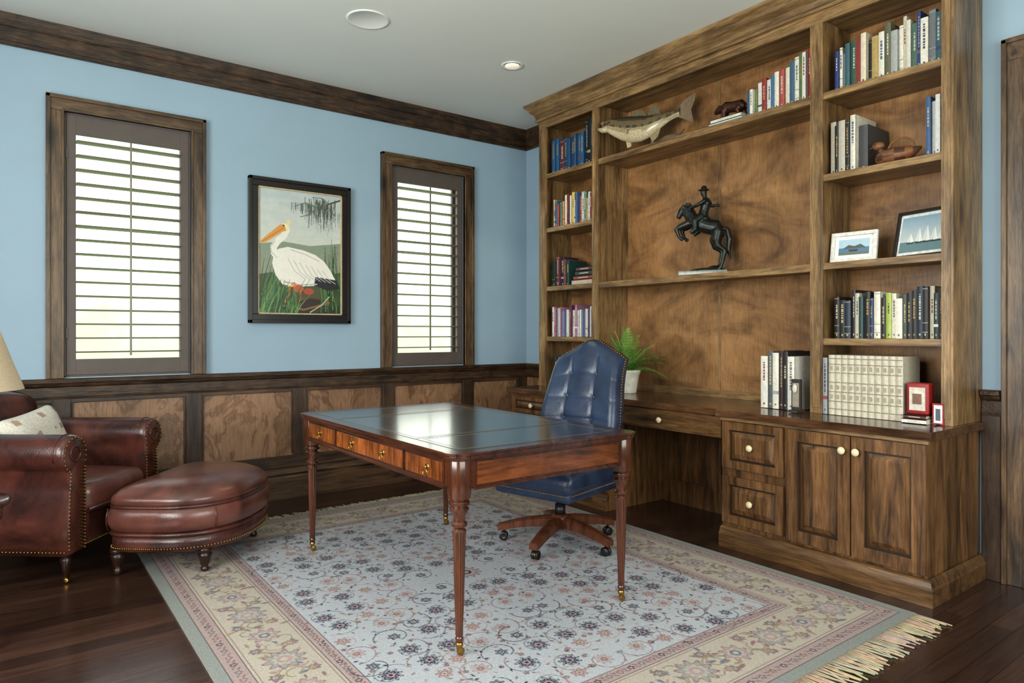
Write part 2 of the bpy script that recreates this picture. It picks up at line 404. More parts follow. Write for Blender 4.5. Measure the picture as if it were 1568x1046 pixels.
# windows + shutters
LOUV = plain('shutter_louver_paint', C(126, 120, 108), .4, 0, 10, .04)
for wi, (a, b2) in enumerate(WIN):
    e = empty('window_%d' % (wi+1), ((a+b2)/2, YB, WZ0))
    m = MB()
    o0, o1, zt = a-.09, b2+.09, WZ1+.09
    for (x0, x1) in ((o0, a), (b2, o1)):
        m.box(x0, x1, YB-.028, YB-.001, .925, WZ1, mat=0)
        ob0, ob1 = (x0-.003, x0+.02) if x0 == o0 else (x1-.02, x1+.003)
        m.box(ob0, ob1, YB-.042, YB-.001, .925, zt, mat=0)
        ib = (x1-.014, x1) if x0 == o0 else (x0, x0+.014)
        m.box(ib[0], ib[1], YB-.036, YB-.001, .925, WZ1+.014, mat=0)
    m.box(o0, o1, YB-.028, YB-.001, WZ1, zt-.001, mat=1)
    m.box(o0-.003, o1+.003, YB-.042, YB-.001, zt-.02, zt+.003, mat=1)
    m.box(a, b2, YB-.036, YB-.001, WZ1, WZ1+.014, mat=1)
    m.box(a, a+.012, YB, YB+.14, WZ0, WZ1, mat=2); m.box(b2-.012, b2, YB, YB+.14, WZ0, WZ1, mat=2)
    m.box(a, b2, YB, YB+.14, WZ1-.012, WZ1, mat=2); m.box(a, b2, YB, YB+.14, WZ0, WZ0+.012, mat=2)
    ys = (YB+.105, YB+.135)
    m.box(a+.012, a+.045, *ys, WZ0, WZ1, mat=2); m.box(b2-.045, b2-.012, *ys, WZ0, WZ1, mat=2)
    m.box(a, b2, *ys, WZ1-.05, WZ1-.01, mat=2); m.box(a, b2, *ys, WZ0+.01, WZ0+.06, mat=2)
    m.box(a, b2, *ys, 1.865, 1.885, mat=2)
    m.build('casing_and_sash', [T_W, T_WX, SHUT], .003, e)
    m = MB()
    s0, s1 = a+.012, b2-.012
    y0, y1 = YB-.004, YB+.026
    m.box(s0, s0+.05, y0, y1, WZ0+.014, WZ1-.012); m.box(s1-.05, s1, y0, y1, WZ0+.014, WZ1-.012)
    m.box(s0+.05, s1-.05, y0, y1, WZ1-.125, WZ1-.012); m.box(s0+.05, s1-.05, y0, y1, WZ0+.014, 1.04)
    nl = 16; st = (2.425-1.04)/nl
    for i in range(nl):
        zc = 1.04+st*(i+.5); yc = YB+.012; an = radians(-4)
        sec = []
        for j in range(12):
            t = 2*pi*j/12; u, w = .040*cos(t), .0052*sin(t)
            sec.append((yc+u*cos(an)-w*sin(an), zc+u*sin(an)+w*cos(an)))
        m.prism(sec, s0+.051, s1-.051, 'x', mat=1)
    m.box((s0+s1)/2-.006, (s0+s1)/2+.006, YB-.042, YB-.030, 1.06, 2.41, mat=1)
    for hz in (1.2, 2.3):
        m.box(s0-.004, s0+.01, y0-.006, y0, hz-.03, hz+.03)
    m.build('plantation_shutter', [SHUT, LOUV], .001, e)

# door + casing on the right wall
m = MB()
for (y0, y1) in ((1.10, 1.2), (.10, .20)):
    m.box(XR-.03, XR-.001, y0, y1, 0, 2.5, mat=0)
    m.box(XR-.045, XR-.001, (y1-.022 if y0 > 1 else y0), (y1 if y0 > 1 else y0+.022), 0, 2.6, mat=0)
    m.box(XR-.038, XR-.001, (y0 if y0 > 1 else y1-.015), (y0+.015 if y0 > 1 else y1), 0, 2.515, mat=0)
m.box(XR-.03, XR-.001, .1, 1.2, 2.5, 2.598, mat=1); m.box(XR-.045, XR-.001, .1, 1.2, 2.58, 2.602, mat=1)
m.box(XR-.012, XR-.001, .2, 1.1, .0, 2.5, mat=0)
for z0, z1 in ((.2, 1.0), (1.15, 2.35)):
    for y0, y1 in ((.3, .6), (.7, 1.0)): m.box(XR-.02, XR-.012, y0, y1, z0, z1, mat=0)
m.build('door_1', [T_W, T_WX], .003)

# ceiling fittings
m = MB(); m.lathe([(.0, 0), (.055, 0), (.06, -.004), (.075, -.006), (.078, 0)], (2.83, 3.79), H-.001, 32, mat=0)
m.lathe([(.0, -.002), (.052, -.002), (.052, 0)], (2.83, 3.79), H-.004, 32, mat=1)
m.build('recessed_downlight', [plain('white_trim', C(240, 240, 236), .4), plain('downlight_lens', C(255, 240, 215), .4, emis=.6)])
m = MB(); m.lathe([(.0, -.003), (.11, -.003), (.113, -.0045), (.125, -.0045), (.128, 0)], (1.727, 3.75), H-.0005, 40)
m.build('ceiling_speaker', [plain('speaker_grille', C(234, 236, 232), .7, nscale=300, bmp=.03, namt=.03)])

# ------------------------------------------------------------------ built-in bookcase
m = MB()
def frust(xa, xb, y0, y1, z0, z1, ins, mat):
    r = lambda x, i: [(x, y0+i, z0+i), (x, y1-i, z0+i), (x, y1-i, z1-i), (x, y0+i, z1-i)]
    m.loft([r(xa, 0), r(xb, ins)], (1, 1, 1), mat, False)
def rpanel(xf, y0, y1, z0, z1, fw, mat=3):
    t = .02
    m.box(xf-t, xf, y0, y0+fw, z0, z1, mat=mat); m.box(xf-t, xf, y1-fw, y1, z0, z1, mat=mat)
    m.box(xf-t, xf, y0+fw, y1-fw, z0, z0+fw, mat=mat); m.box(xf-t, xf, y0+fw, y1-fw, z1-fw, z1, mat=mat)
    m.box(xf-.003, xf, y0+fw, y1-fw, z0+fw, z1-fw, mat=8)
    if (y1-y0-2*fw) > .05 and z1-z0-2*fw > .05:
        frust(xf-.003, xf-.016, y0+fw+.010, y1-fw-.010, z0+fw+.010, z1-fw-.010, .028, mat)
def knob(x, y, z, r=.018, mat=4):
    m.M = Matrix.Translation((x, y, z)) @ Matrix.Rotation(radians(-90), 4, 'Y')
    m.lathe([(r*.4, 0), (r*.35, r*.6), (r*.9, r*.9), (r*1.05, r*1.3), (r*.8, r*1.7), (0, r*1.85)], seg=16, mat=mat)
    m.M = Matrix.Identity(4)
FX = 3.26
m.box(FX, XR-.002, 1.30, 2.37, .0, .73, mat=3)
m.box(FX-.02, FX, 1.29, 2.37, .71, .729, mat=1)
rpanel(FX, 1.985, 2.36, .445, .705, .045); rpanel(FX, 1.985, 2.36, .14, .40, .045)
rpanel(FX, 1.635, 1.965, .13, .705, .06); rpanel(FX, 1.30, 1.628, .13, .705, .06)
knob(FX-.017, 2.172, .575); knob(FX-.017, 2.172, .27); knob(FX-.02, 1.665, .635); knob(FX-.02, 1.598, .635)
m.box(FX, XR-.002, 3.27, 4.355, .0, .73, mat=3)
rpanel(FX, 3.28, 3.62, .13, .56, .055); rpanel(FX, 3.63, 3.98, .13, .56, .055); rpanel(FX, 3.99, 4.34, .13, .56, .055)
rpanel(FX, 3.28, 3.80, .58, .705, .03); rpanel(FX, 3.82, 4.34, .58, .705, .03)
knob(FX-.02, 3.54, .642); knob(FX-.02, 4.08, .642)
m.box(FX+.03, 3.72, 2.37, 3.27, .61, .73, mat=3)
m.box(FX+.012, FX+.03, 2.39, 3.25, .60, .722, mat=5); m.box(FX+.008, FX+.03, 2.47, 3.17, .612, .712, mat=5); knob(FX+.010, 2.83, .66)
m.box(XR-.05, XR-.002, 2.37, 3.27, .0, .73, mat=3)
m.box(XR-.066, XR-.05, 2.37, 3.27, .0, .16, mat=3); m.box(XR-.066, XR-.05, 2.37, 3.27, .55, .73, mat=3)
for y in (2.42, 2.82, 3.22): m.box(XR-.066, XR-.05, y-.05, y+.05, .16, .55, mat=3)
m.box(XR-.056, XR-.049, 2.55, 2.62, .40, .52, mat=6)
pp = [(0, 0), (.03, 0), (.03, .075), (.024, .085), (.018, .105), (.004, .115), (0, .115)]
m.mold(pp, lambda o: [(FX-.005-o, 2.37), (FX-.005-o, 1.295-o), (XR-.002, 1.295-o)], 5)
m.mold(pp, lambda o: [(XR-.002, 4.36+o), (FX-.005-o, 4.36+o), (FX-.005-o, 3.27)], 5)
cz0, cz1 = .73, .768
m.box(FX-.045, XR-.002, 1.268, 2.385, cz0, cz1, mat=2)
m.box(FX-.01, XR-.002, 2.385, 3.255, cz0, cz1, mat=2)
m.box(FX-.045, XR-.002, 3.255, 4.385, cz0, cz1, mat=2)
UX, BX = 3.53, 3.845
m.box(BX, XR-.002, 1.30, 4.32, cz1, 2.98, mat=7)
for y0, y1 in ((1.29, 1.315), (4.308, 4.333)): m.box(UX, XR-.002, y0, y1, cz1, 2.98, mat=0)
for y0, y1 in ((1.935, 1.97), (3.656, 3.691)): m.box(UX, BX, y0, y1, cz1, 2.9, mat=0)
for y0, y1 in ((1.29, 1.342), (1.917, 1.988), (3.642, 3.705), (4.248, 4.333)):
    m.box(UX-.02, UX, y0, y1, cz1, 2.8695, mat=0)
    m.box(UX-.024, UX-.0195, y0+.012, y1-.012, cz1+.03, 2.84, mat=0)
m.box(UX-.02, UX, 1.29, 4.333, 2.87, 2.96, mat=1)
m.box(UX, BX, 1.3, 4.32, 2.901, 2.92, mat=1)
for (y0, y1) in ((1.315, 1.935), (3.691, 4.308)):
    for z in (2.49, 2.05, 1.575, 1.17):
        m.box(UX+.0, BX, y0, y1, z-.022, z, mat=1)
        m.box(UX-.012, UX+.012, max(y0, 1.342), min(y1, 4.248), z-.034, z+.002, mat=1)
for z in (2.49, 1.575):
    m.box(UX+.0, BX, 1.97, 3.656, z-.024, z, mat=1)
    m.box(UX-.014, UX+.012, 1.988, 3.642, z-.04, z+.002, mat=1)
m.box(BX-.006, BX, 2.806, 2.824, cz1, 2.9, mat=0)
m.box(BX-.014, BX, 1.97, 3.656, cz1, cz1+.05, mat=1)
cp = [(.0, 2.93), (.026, 2.93), (.03, 2.945), (.022, 2.955), (.03, 2.985), (.06, 3.01), (.066, 3.03), (.09, 3.05), (.098, 3.069), (0, 3.069)]
m.mold(cp, lambda o: [(XR-.002, 4.333+o), (UX-.015-o, 4.333+o), (UX-.015-o, 1.29-o), (XR-.002, 1.29-o)], 1)
W_PL = wood('alder_plinth', C(128, 94, 57), C(56, 38, 23), 'y', rough=.32, fine=.8)
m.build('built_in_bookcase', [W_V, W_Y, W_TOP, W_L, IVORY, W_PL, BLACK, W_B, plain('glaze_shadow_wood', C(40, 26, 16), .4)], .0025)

# ------------------------------------------------------------------ books
CREAM = C(226, 216, 194)
def mute(c, k=.28, d=.9):
    l = .3*c[0]+.6*c[1]+.1*c[2]; return tuple((x*(1-k)+l*k)*d for x in c)
P_MIX = [C(38, 62, 130), C(235, 230, 214), C(120, 125, 130), C(50, 100, 112), C(60, 96, 74), C(160, 44, 38), C(225, 213, 185), C(34, 34, 36), C(190, 160, 84), C(228, 222, 206), C(98, 100, 74), C(170, 172, 168), C(232, 226, 212), C(210, 200, 172), C(222, 216, 200), C(80, 110, 96)]
P_DARK = [C(28, 30, 34), C(40, 34, 30), C(225, 218, 200), C(60, 60, 62), C(30, 50, 60), C(190, 182, 164)]
P_BLUE = [C(34, 96, 146), C(30, 84, 134), C(44, 112, 162), C(110, 44, 48), C(34, 66, 106), C(38, 100, 146)]
P_COL = [C(220, 196, 90), C(230, 224, 210), C(60, 100, 150), C(160, 66, 54), C(222, 216, 200), C(80, 134, 120), C(200, 150, 84), C(230, 224, 212), C(120, 50, 46), C(232, 226, 214)]
P_PINK = [C(110, 46, 84), C(180, 96, 118), C(226, 218, 210), C(170, 116, 146), C(234, 230, 220), C(120, 128, 176), C(44, 62, 104), C(226, 222, 212)]
P_R4 = [C(28, 30, 34), C(40, 36, 32), C(28, 44, 62), C(36, 36, 38), C(206, 196, 168), C(34, 66, 70), C(44, 40, 36), C(30, 52, 96), C(226, 220, 204), C(36, 34, 36), C(170, 190, 60), C(230, 222, 200), C(240, 234, 214), C(90, 96, 80)]
def book(m, y, t, z, h, dep, xf, col, rng, lean=0, horiz=False):
    sv = m.M; col = mute(col, .12)
    if horiz:
        m.M = sv @ Matrix.Translation((xf, y, z))
        m.box(0, dep, 0, h, 0, .003, col); m.box(0, dep, 0, h, t-.003, t, col); m.box(0, .004, 0, h, 0, t, col)
        m.box(.004, dep-.006, .004, h-.004, .003, t-.003, CREAM)
        m.box(-.0006, 0, h*.25, h*.75, t*.4, t*.6, mute(CREAM, 0, .7)); m.M = sv; return
    m.M = sv @ Matrix.Translation((xf, y, z))
    m.box(0.002, dep, -.003, 0, 0, h, col); m.box(0.002, dep, -t, -t+.003, 0, h, col)
    n = 5
    sec = [(-.0005-.003*sin(pi*i/n)+.003, -t*i/n) for i in range(n+1)]+[(.006, -t), (.006, 0)]
    m.prism(sec, 0, h, 'z', col)
    m.box(.006, dep-.005, -t+.003, -.003, .004, h-.005, CREAM)
    lum = sum(col)
    ink = rng.choice([C(180, 168, 130), C(160, 132, 78), C(184, 180, 168)]) if lum < .8 else rng.choice([C(70, 66, 66), C(130, 60, 50), C(70, 90, 116), C(110, 104, 94)])
    k = rng.random()
    if rng.random() < .75:
        zz = h*rng.uniform(.36, .55); top = h*rng.uniform(.76, .92); wd = rng.uniform(.10, .18)
        while zz < top:
            L = rng.uniform(.006, .018); m.box(-.0009, .001, -t*(.5+wd), -t*(.5-wd), zz, min(top, zz+L), ink); zz += L+rng.uniform(.003, .006)
    m.box(-.0009, .001, -t*.62, -t*.38, h*.06, h*.06+.010, ink)
    if k < .2: m.box(-.0007, .001, -t*.97, -t*.03, h*.26, h*.32, mute(rng.choice(P_MIX), .3))
    elif k < .4:
        for q_ in (.12, .3, .95): m.box(-.0007, .001, -t*.97, -t*.03, h*q_, h*q_+.0025, ink)
    m.M = sv
def row(m, y0, y1, z, pal, hr, seed, xf=3.575, dep=.17, tr=(.016, .038), seq=False, rise=0):
    rng = random.Random(seed); y = y0; i = 0
    while y-tr[0] > y1:
        t = min(rng.uniform(*tr), y-y1)
        f = (y0-y)/(y0-y1)
        h = rng.uniform(*hr)+rise*f
        book(m, y, t-.0008, z+.001, h, dep+rng.uniform(-.02, .03), xf+rng.uniform(-.016, .012), pal[i % len(pal)] if seq else rng.choice(pal), rng)
        y -= t; i += 1
m = MB(); row(m, 1.885, 1.345, 2.49, P_MIX, (.19, .25), 3, tr=(.016, .04), rise=.06, seq=True)
m.build('book_row', [BOOKM])
m = MB(); row(m, 1.912, 1.77, 2.05, P_DARK, (.26, .30), 5, dep=.2, tr=(.02, .036))
row(m, 1.43, 1.345, 2.05, [C(60, 100, 150), C(240, 238, 232), C(200, 200, 200), C(240, 238, 232)], (.25, .3), 6, tr=(.014, .024)); m.build('book_row', [BOOKM])
m = MB(); row(m, 1.89, 1.345, 1.172, P_R4, (.2, .26), 9, tr=(.018, .036), seq=True)
m.build('book_row', [BOOKM])
m = MB(); row(m, 4.235, 3.86, 2.492, P_BLUE, (.25, .28), 12, tr=(.03, .06)); row(m, 3.855, 3.71, 2.492, [C(28, 34, 44), C(20, 24, 30), C(40, 46, 52)], (.33, .36), 13, tr=(.03, .05)); m.build('book_row', [BOOKM])
m = MB(); row(m, 4.24, 3.71, 2.052, P_COL, (.18, .26), 14, seq=True); m.build('book_row', [BOOKM])
m = MB(); row(m, 4.23, 4.03, 1.577, [C(30, 60, 50), C(110, 45, 60), C(40, 42, 60), C(120, 60, 70), C(24, 70, 62)], (.2, .24), 15, tr=(.025, .045), seq=True)
rng = random.Random(4); z = 1.577
for t, L, c in ((.04, .24, C(200, 180, 160)), (.03, .22, C(150, 60, 50)), (.035, .2, C(40, 60, 60)), (.03, .19, C(90, 50, 60))):
    book(m, 3.77, t, z, L, .16, 3.58, c, rng, horiz=True); z += t+.001
book(m, 3.75, .035, 1.577, .3, .17, 3.57, C(90, 70, 80), rng)
m.build('book_row', [BOOKM])
m = MB(); row(m, 4.235, 3.71, 1.172, P_PINK, (.2, .25), 17, tr=(.014, .034)); m.build('book_row', [BOOKM])
m = MB(); row(m, 4.2, 3.8, .77, P_DARK, (.2, .27), 18); m.build('book_row', [BOOKM])
m = MB(); row(m, 2.43, 2.0, 2.492, [C(60, 100, 130), C(232, 228, 216), C(90, 120, 60), C(235, 232, 225), C(150, 40, 35), C(230, 226, 214), C(50, 110, 160), C(228, 222, 208), C(180, 70, 60), C(222, 214, 190)], (.14, .17), 20, tr=(.02, .035), seq=True, rise=.14)
rng = random.Random(8)
book(m, 2.45, .026, 2.492, .24, .16, 3.56, C(210, 225, 225), rng, horiz=True); book(m, 2.46, .022, 2.519, .22, .16, 3.565, C(235, 230, 215), rng, horiz=True)
m.build('book_row', [BOOKM])
m = MB(); row(m, 2.29, 2.065, .77, [C(228, 224, 212), C(90, 95, 95), C(230, 224, 210), C(70, 40, 36), C(30, 28, 30)], (.29, .34), 22, xf=3.50, dep=.22, tr=(.026, .046), seq=True)
m.build('book_row', [BOOKM])
m = MB(); m.box(3.40, 3.48, 2.0, 2.05, .77, .785, C(50, 42, 36)); m.box(3.43, 3.45, 1.998, 2.05, .785, .95, C(44, 38, 34)); m.box(3.428, 3.43, 2.005, 2.043, .80, .93, C(150, 140, 124)); m.ell((3.42, 2.024, .90), (.008, .014, .024), col=C(210, 205, 195))
m.build('bookend', [COLM], .002)
m = MB()
book(m, 1.91, .024, .77, .30, .2, 3.50, C(150, 155, 160), random.Random(2))
y = 1.88
for i in range(11):
    t = .034; c = C(196, 188, 168)
    m.M = Matrix.Translation((3.50, y, .77))
    n = 6; sec = [(.004-.006*sin(pi*k/n), -t*k/n*.97) for k in range(n+1)]+[(.19, -t*.97), (.19, 0)]
    m.prism(sec, 0, .315, 'z', c)
    for zz in (.03, .07, .12, .17, .22, .265, .295): m.box(-.0035, .0, -t*.9, -t*.08, zz, zz+.0035, C(122, 112, 98))
    for zz in (.085, .135, .235): m.box(-.0036, .0, -t*.72, -t*.26, zz, zz+.022, C(160, 150, 132))
    y -= t
m.M = Matrix.Identity(4)
m.build('encyclopedia_set', [BOOKM])
m = MB(); rng = random.Random(3)
book(m, 1.385, .022, .769, .11, .14, 3.46, C(225, 220, 210), rng, horiz=True); book(m, 1.39, .018, .792, .10, .13, 3.465, C(90, 30, 28), rng, horiz=True)
m.build('stacked_notebooks', [BOOKM])
m = MB(); m.rbox((3.53, 1.44, .811+.075), (.03, .05, .075), .008, mid=2, col=C(150, 30, 30))
m.box(3.495, 3.5, 1.405, 1.475, .83, .94, C(215, 205, 190)); m.box(3.493, 3.495, 1.42, 1.46, .86, .91, C(120, 90, 70))
m.build('red_keepsake_tin', [COLM])
m = MB(); m.box(3.50, 3.508, 1.327, 1.375, .77, .87, C(150, 30, 28)); m.box(3.498, 3.50, 1.332, 1.368, .778, .862, C(225, 225, 225)); m.box(3.497, 3.498, 1.34, 1.36, .79, .845, C(80, 90, 100)); m.box(3.46, 3.50, 1.345, 1.355, .77, .775, C(30, 30, 30))
m.build('small_photo_frame', [COLM])

# ------------------------------------------------------------------ framed pictures on shelf
PIC = colmat('printed_picture', .35, namt=.03)
def shelf_frame(name, cx, cy, z, w, h, ang, fcol, fw, cv, mat_w, lean=10):
    e = empty(name, (cx, cy, z))
    M = Matrix.Translation((cx, cy, z)) @ Matrix.Rotation(radians(ang), 4, 'Z') @ Matrix.Rotation(radians(90-lean), 4, 'X')
    mb = MB(); mb.M = M
    mb.box(-w/2, w/2, 0, fw, -.012, .008, fcol); mb.box(-w/2, w/2, h-fw, h, -.012, .008, fcol)
    mb.box(-w/2, -w/2+fw, fw, h-fw, -.012, .008, fcol); mb.box(w/2-fw, w/2, fw, h-fw, -.012, .008, fcol)
    mb.box(-w/2+.004, w/2-.004, .004, h-.004, -.014, -.006, C(60, 55, 50))
    mb.box(-w/2+fw, w/2-fw, fw, h-fw, -.006, -.002, C(240, 240, 236))
    mb.box(-.03, .03, 0.006, h*.5, -.035, -.014, C(40, 36, 32))
    mb.build('frame', [COLM], .002, e)
    cv.mesh('print', PIC, M @ Matrix.Translation((-cv.w/2, (h-cv.h)/2, -.001)), e)
cv = Canvas(.155, .085, .0012, C(170, 196, 210))
cv.rect(0, .155, .045, .085, C(80, 120, 150)); cv.poly([(.02, .05), (.05, .03), (.08, .038), (.11, .028), (.14, .05)], C(80, 88, 80)); cv.poly([(.05, .055), (.10, .055), (.095, .068), (.055, .068)], C(60, 60, 62)); cv.rect(0, .155, .07, .085, C(100, 110, 96))
shelf_frame('white_photo_frame', 3.60, 1.80, 1.5785, .235, .165, -90+6, C(226, 224, 216), .02, cv, 0)
cv = Canvas(.255, .185, .0015, C(196, 214, 222))
for j in range(50): cv.rect(0, .255, j*.0026, j*.0026+.003, tuple(np.array(C(140, 172, 192))*(1-j/50)+np.array(C(205, 212, 210))*(j/50)))
cv.rect(0, .255, .13, .185, C(100, 132, 138))
for j in range(12): cv.rect(0, .255, .135+j*.004, .1365+j*.004, C(124, 152, 154))
for sx, sz in ((.055, .05), (.10, .075), (.14, .085), (.18, .07), (.215, .045)):
    cv.poly([(sx, .135), (sx, .135-sz), (sx+.022, .132)], C(240, 240, 232)); cv.poly([(sx-.003, .132), (sx-.003, .14-sz), (sx-.018, .132)], C(225, 228, 226)); cv.poly([(sx-.02, .135), (sx+.024, .135), (sx+.018, .142), (sx-.014, .142)], C(60, 60, 70))
shelf_frame('sailboat_picture_frame', 3.645, 1.485, 1.5785, .31, .25, -90-14, C(38, 30, 26), .016, cv, 0, 12)

# ------------------------------------------------------------------ pelican painting
x0p, x1p, z0p, z1p = 1.365, 2.115, 1.275, 2.31
e = empty('framed_pelican_painting', ((x0p+x1p)/2, YB-.03, z0p))
m = MB()
fw = .062
for (a, b2, c, d) in ((x0p, x1p, z0p, z0p+fw), (x0p, x1p, z1p-fw, z1p), (x0p, x0p+fw, z0p+fw, z1p-fw), (x1p-fw, x1p, z0p+fw, z1p-fw)):
    m.box(a, b2, YB-.034, YB-.002, c, d, mat=0)
for (a, b2, c, d) in ((x0p, x1p, z0p, z0p+.02), (x0p, x1p, z1p-.02, z1p), (x0p, x0p+.02, z0p, z1p), (x1p-.02, x1p, z0p, z1p)):
    m.box(a-.002, b2+.002, YB-.046, YB-.002, c-.002, d+.002, mat=0)
i0 = fw-.002; t = .012
for (a, b2, c, d) in ((x0p+i0, x1p-i0, z0p+i0, z0p+i0+t), (x0p+i0, x1p-i0, z1p-i0-t, z1p-i0), (x0p+i0, x0p+i0+t, z0p+i0, z1p-i0), (x1p-i0-t, x1p-i0, z0p+i0, z1p-i0)):
    m.box(a, b2, YB-.028, YB-.012, c, d, mat=1)
m.box(x0p+.01, x1p-.01, YB-.016, YB-.002, z0p+.01, z1p-.01, mat=0)
m.build('frame', [plain('black_lacquer_frame', C(28, 21, 18), .25), plain('gilt_liner', C(190, 172, 136), .4)], .003, e)
pw, ph = (x1p-x0p)-2*fw, (z1p-z0p)-2*fw
cv = Canvas(pw, ph, .0022, C(190, 205, 205))
def q(px, py): return ((px-392)/128*pw, (py-282)/200*ph)
def qs(L): return [q(*p) for p in L]
for j in range(60):
    f = j/60; cv.rect(0, pw, ph*.45*f, ph*.45*(f+1/60)+.003, tuple(np.array(C(180, 192, 194))*(1-f)+np.array(C(200, 203, 192))*f))
rng = random.Random(11)
for i in range(40):
    cv.disc(rng.uniform(0, pw), rng.uniform(0, ph*.4), rng.uniform(.04, .1), C(204, 207, 200), rng.uniform(.012, .03), a=.3)
cv.poly(qs([(392, 372), (430, 366), (470, 370), (520, 362), (520, 400), (392, 400)]), C(132, 146, 126))
cv.rect(0, pw, ph*.50, ph, C(138, 146, 126))
cv.poly(qs([(392, 420), (430, 412), (470, 424), (520, 410), (520, 482), (392, 482)]), C(74, 84, 54))
cv.poly(qs([(420, 455), (450, 445), (490, 455), (520, 440), (520, 482), (400, 482)]), C(92, 72, 52))
cv.poly(qs([(430, 470), (470, 455), (520, 462), (520, 482), (420, 482)]), C(52, 42, 34))
for i in range(110):
    bx = rng.uniform(390, 446) if i < 60 else rng.uniform(486, 522); by = rng.uniform(455, 484)
    L = rng.uniform(25, 90) if i < 60 else rng.uniform(20, 105); lean = rng.uniform(-12, 22) if i < 60 else rng.uniform(-15, 10)
    pts = [q(bx+lean*(k/8)**1.6, by-L*k/8) for k in range(9)]
    cv.stroke(pts, rng.uniform(.006, .014), rng.choice([C(56, 96, 48), C(40, 72, 40), C(98, 130, 72), C(74, 112, 80), C(32, 56, 34)]), taper=True)
br_ = qs([(522, 288), (500, 298), (480, 306), (462, 300), (446, 308)])
cv.stroke(br_, .012, C(80, 72, 62), taper=True); cv.stroke(qs([(500, 298), (488, 290), (474, 290)]), .006, C(80, 72, 62)); cv.stroke(qs([(480, 306), (470, 318), (455, 324)]), .005, C(80, 72, 62))
for i in range(130):
    bx = rng.gauss(490, 13); by = 300+rng.uniform(-10, 14); L = rng.uniform(8, 42)
    cv.stroke([q(bx+rng.uniform(-1, 1)*k/4, by+L*k/4) for k in range(5)], rng.uniform(.003, .006), rng.choice([C(86, 98, 88), C(62, 74, 66), C(112, 122, 108)]), taper=True)
for i in range(40):
    bx = rng.uniform(440, 474); cv.stroke([q(bx, 302+k*rng.uniform(2, 6)) for k in range(4)], .003, C(96, 104, 94))
WH = C(230, 226, 216); SH = C(180, 184, 184); OR = C(214, 150, 66)
cv.stroke(qs([(440, 432), (438, 448), (432, 462)]), .012, C(190, 112, 60)); cv.stroke(qs([(452, 434), (456, 450), (452, 464)]), .012, C(176, 104, 55))
cv.poly(qs([(415, 388), (422, 378), (436, 374), (460, 378), (478, 384), (492, 394), (502, 408), (512, 428), (500, 436), (482, 434), (462, 436), (444, 438), (428, 434), (418, 420), (413, 402)]), WH)
cv.poly(qs([(478, 420), (512, 424), (518, 438), (498, 442), (476, 434)]), C(40, 38, 40))
for k in range(7): cv.stroke(qs([(436+k*9, 392+k*3), (446+k*9, 412+k*2), (462+k*8, 424+k)]), .005, SH)
cv.stroke(qs([(430, 430), (455, 434), (480, 432)]), .010, SH); cv.stroke(qs([(440, 378), (462, 384), (484, 394)]), .006, SH)
cv.stroke(qs([(424, 396), (416, 386), (415, 376), (421, 366), (430, 357), (434, 348)]), .046, WH)
cv.stroke(qs([(420, 392), (412, 384), (411, 376), (417, 366)]), .005, SH)
cv.disc(*q(432, 343), .031, C(236, 222, 176), .029); cv.disc(*q(437, 335), .014, C(226, 208, 156), .02)
cv.poly(qs([(430, 338), (424, 340), (397, 366), (396, 371), (404, 369), (426, 352), (434, 348)]), OR); cv.stroke(qs([(430, 344), (398, 369)]), .004, C(150, 90, 46))
cv.disc(*q(430, 341), .006, C(30, 30, 30))
cv.disc(*q(452, 440), .04, C(186, 92, 58), .028); cv.disc(*q(468, 444), .04, C(168, 78, 52), .024); cv.disc(*q(445, 434), .018, C(206, 128, 76)); cv.stroke(qs([(445, 434), (434, 438)]), .008, C(220, 180, 90))
cv.stroke(qs([(400, 476), (430, 468), (460, 474), (500, 462)]), .014, C(128, 98, 70)); cv.stroke(qs([(470, 478), (488, 466), (500, 452)]), .008, C(190, 180, 152)); cv.stroke(qs([(478, 478), (492, 470), (512, 462)]), .008, C(60, 84, 50))
for i in range(44):
    bx = rng.uniform(392, 450); L = rng.uniform(20, 60); lean = rng.uniform(-6, 26); pts = [q(bx+lean*(k/8)**1.5, 484-L*k/8) for k in range(9)]
    cv.stroke(pts, .011, rng.choice([C(84, 130, 70), C(54, 98, 54), C(116, 146, 88), C(40, 70, 40)]), taper=True)
cv.mesh('canvas', PIC, Matrix.Translation((x0p+fw, YB-.0165, z0p+fw)) @ Matrix.Rotation(radians(90), 4, 'X'), e)

# ------------------------------------------------------------------ rug
RX0, RX1, RY0, RY1 = .57, 3.10, 1.28, 4.40
RW, RH = RX1-RX0, RY1-RY0
FIELD = C(178, 182, 186); NAVY = C(36, 38, 62); PINK = C(170, 146, 144); TAUPE = C(130, 120, 112); CRM = C(180, 171, 156); GRN = C(150, 158, 148); ROSE = C(138, 106, 104); SLATE = C(108, 116, 128); GOLD = C(154, 138, 112)
cv = Canvas(RW, RH, .0034, C(138, 142, 136))
def inset(i, col): cv.rect(i, RW-i, i, RH-i, col)
inset(.045, C(76, 72, 80)); inset(.048, C(166, 146, 141)); inset(.115, C(76, 68, 76)); inset(.118, CRM); inset(.128, ROSE); inset(.131, CRM)
inset(.355, ROSE); inset(.358, CRM); inset(.368, C(76, 68, 76)); inset(.371, C(172, 152, 148)); inset(.425, C(76, 68, 76)); inset(.428, FIELD)
rng = random.Random(77)
def flower(x, y, r, c1, c2, c3, n=8, ph=0, oc=None):
    cv.disc(x, y, r*1.07, oc or C(96, 88, 100), n=n, amp=.2, ph=ph); cv.disc(x, y, r*.95, c1, n=n, amp=.2, ph=ph)
    cv.disc(x, y, r*.62, c3, n=n, amp=.15, ph=ph+pi); cv.disc(x, y, r*.45, c2); cv.disc(x, y, r*.22, c3)
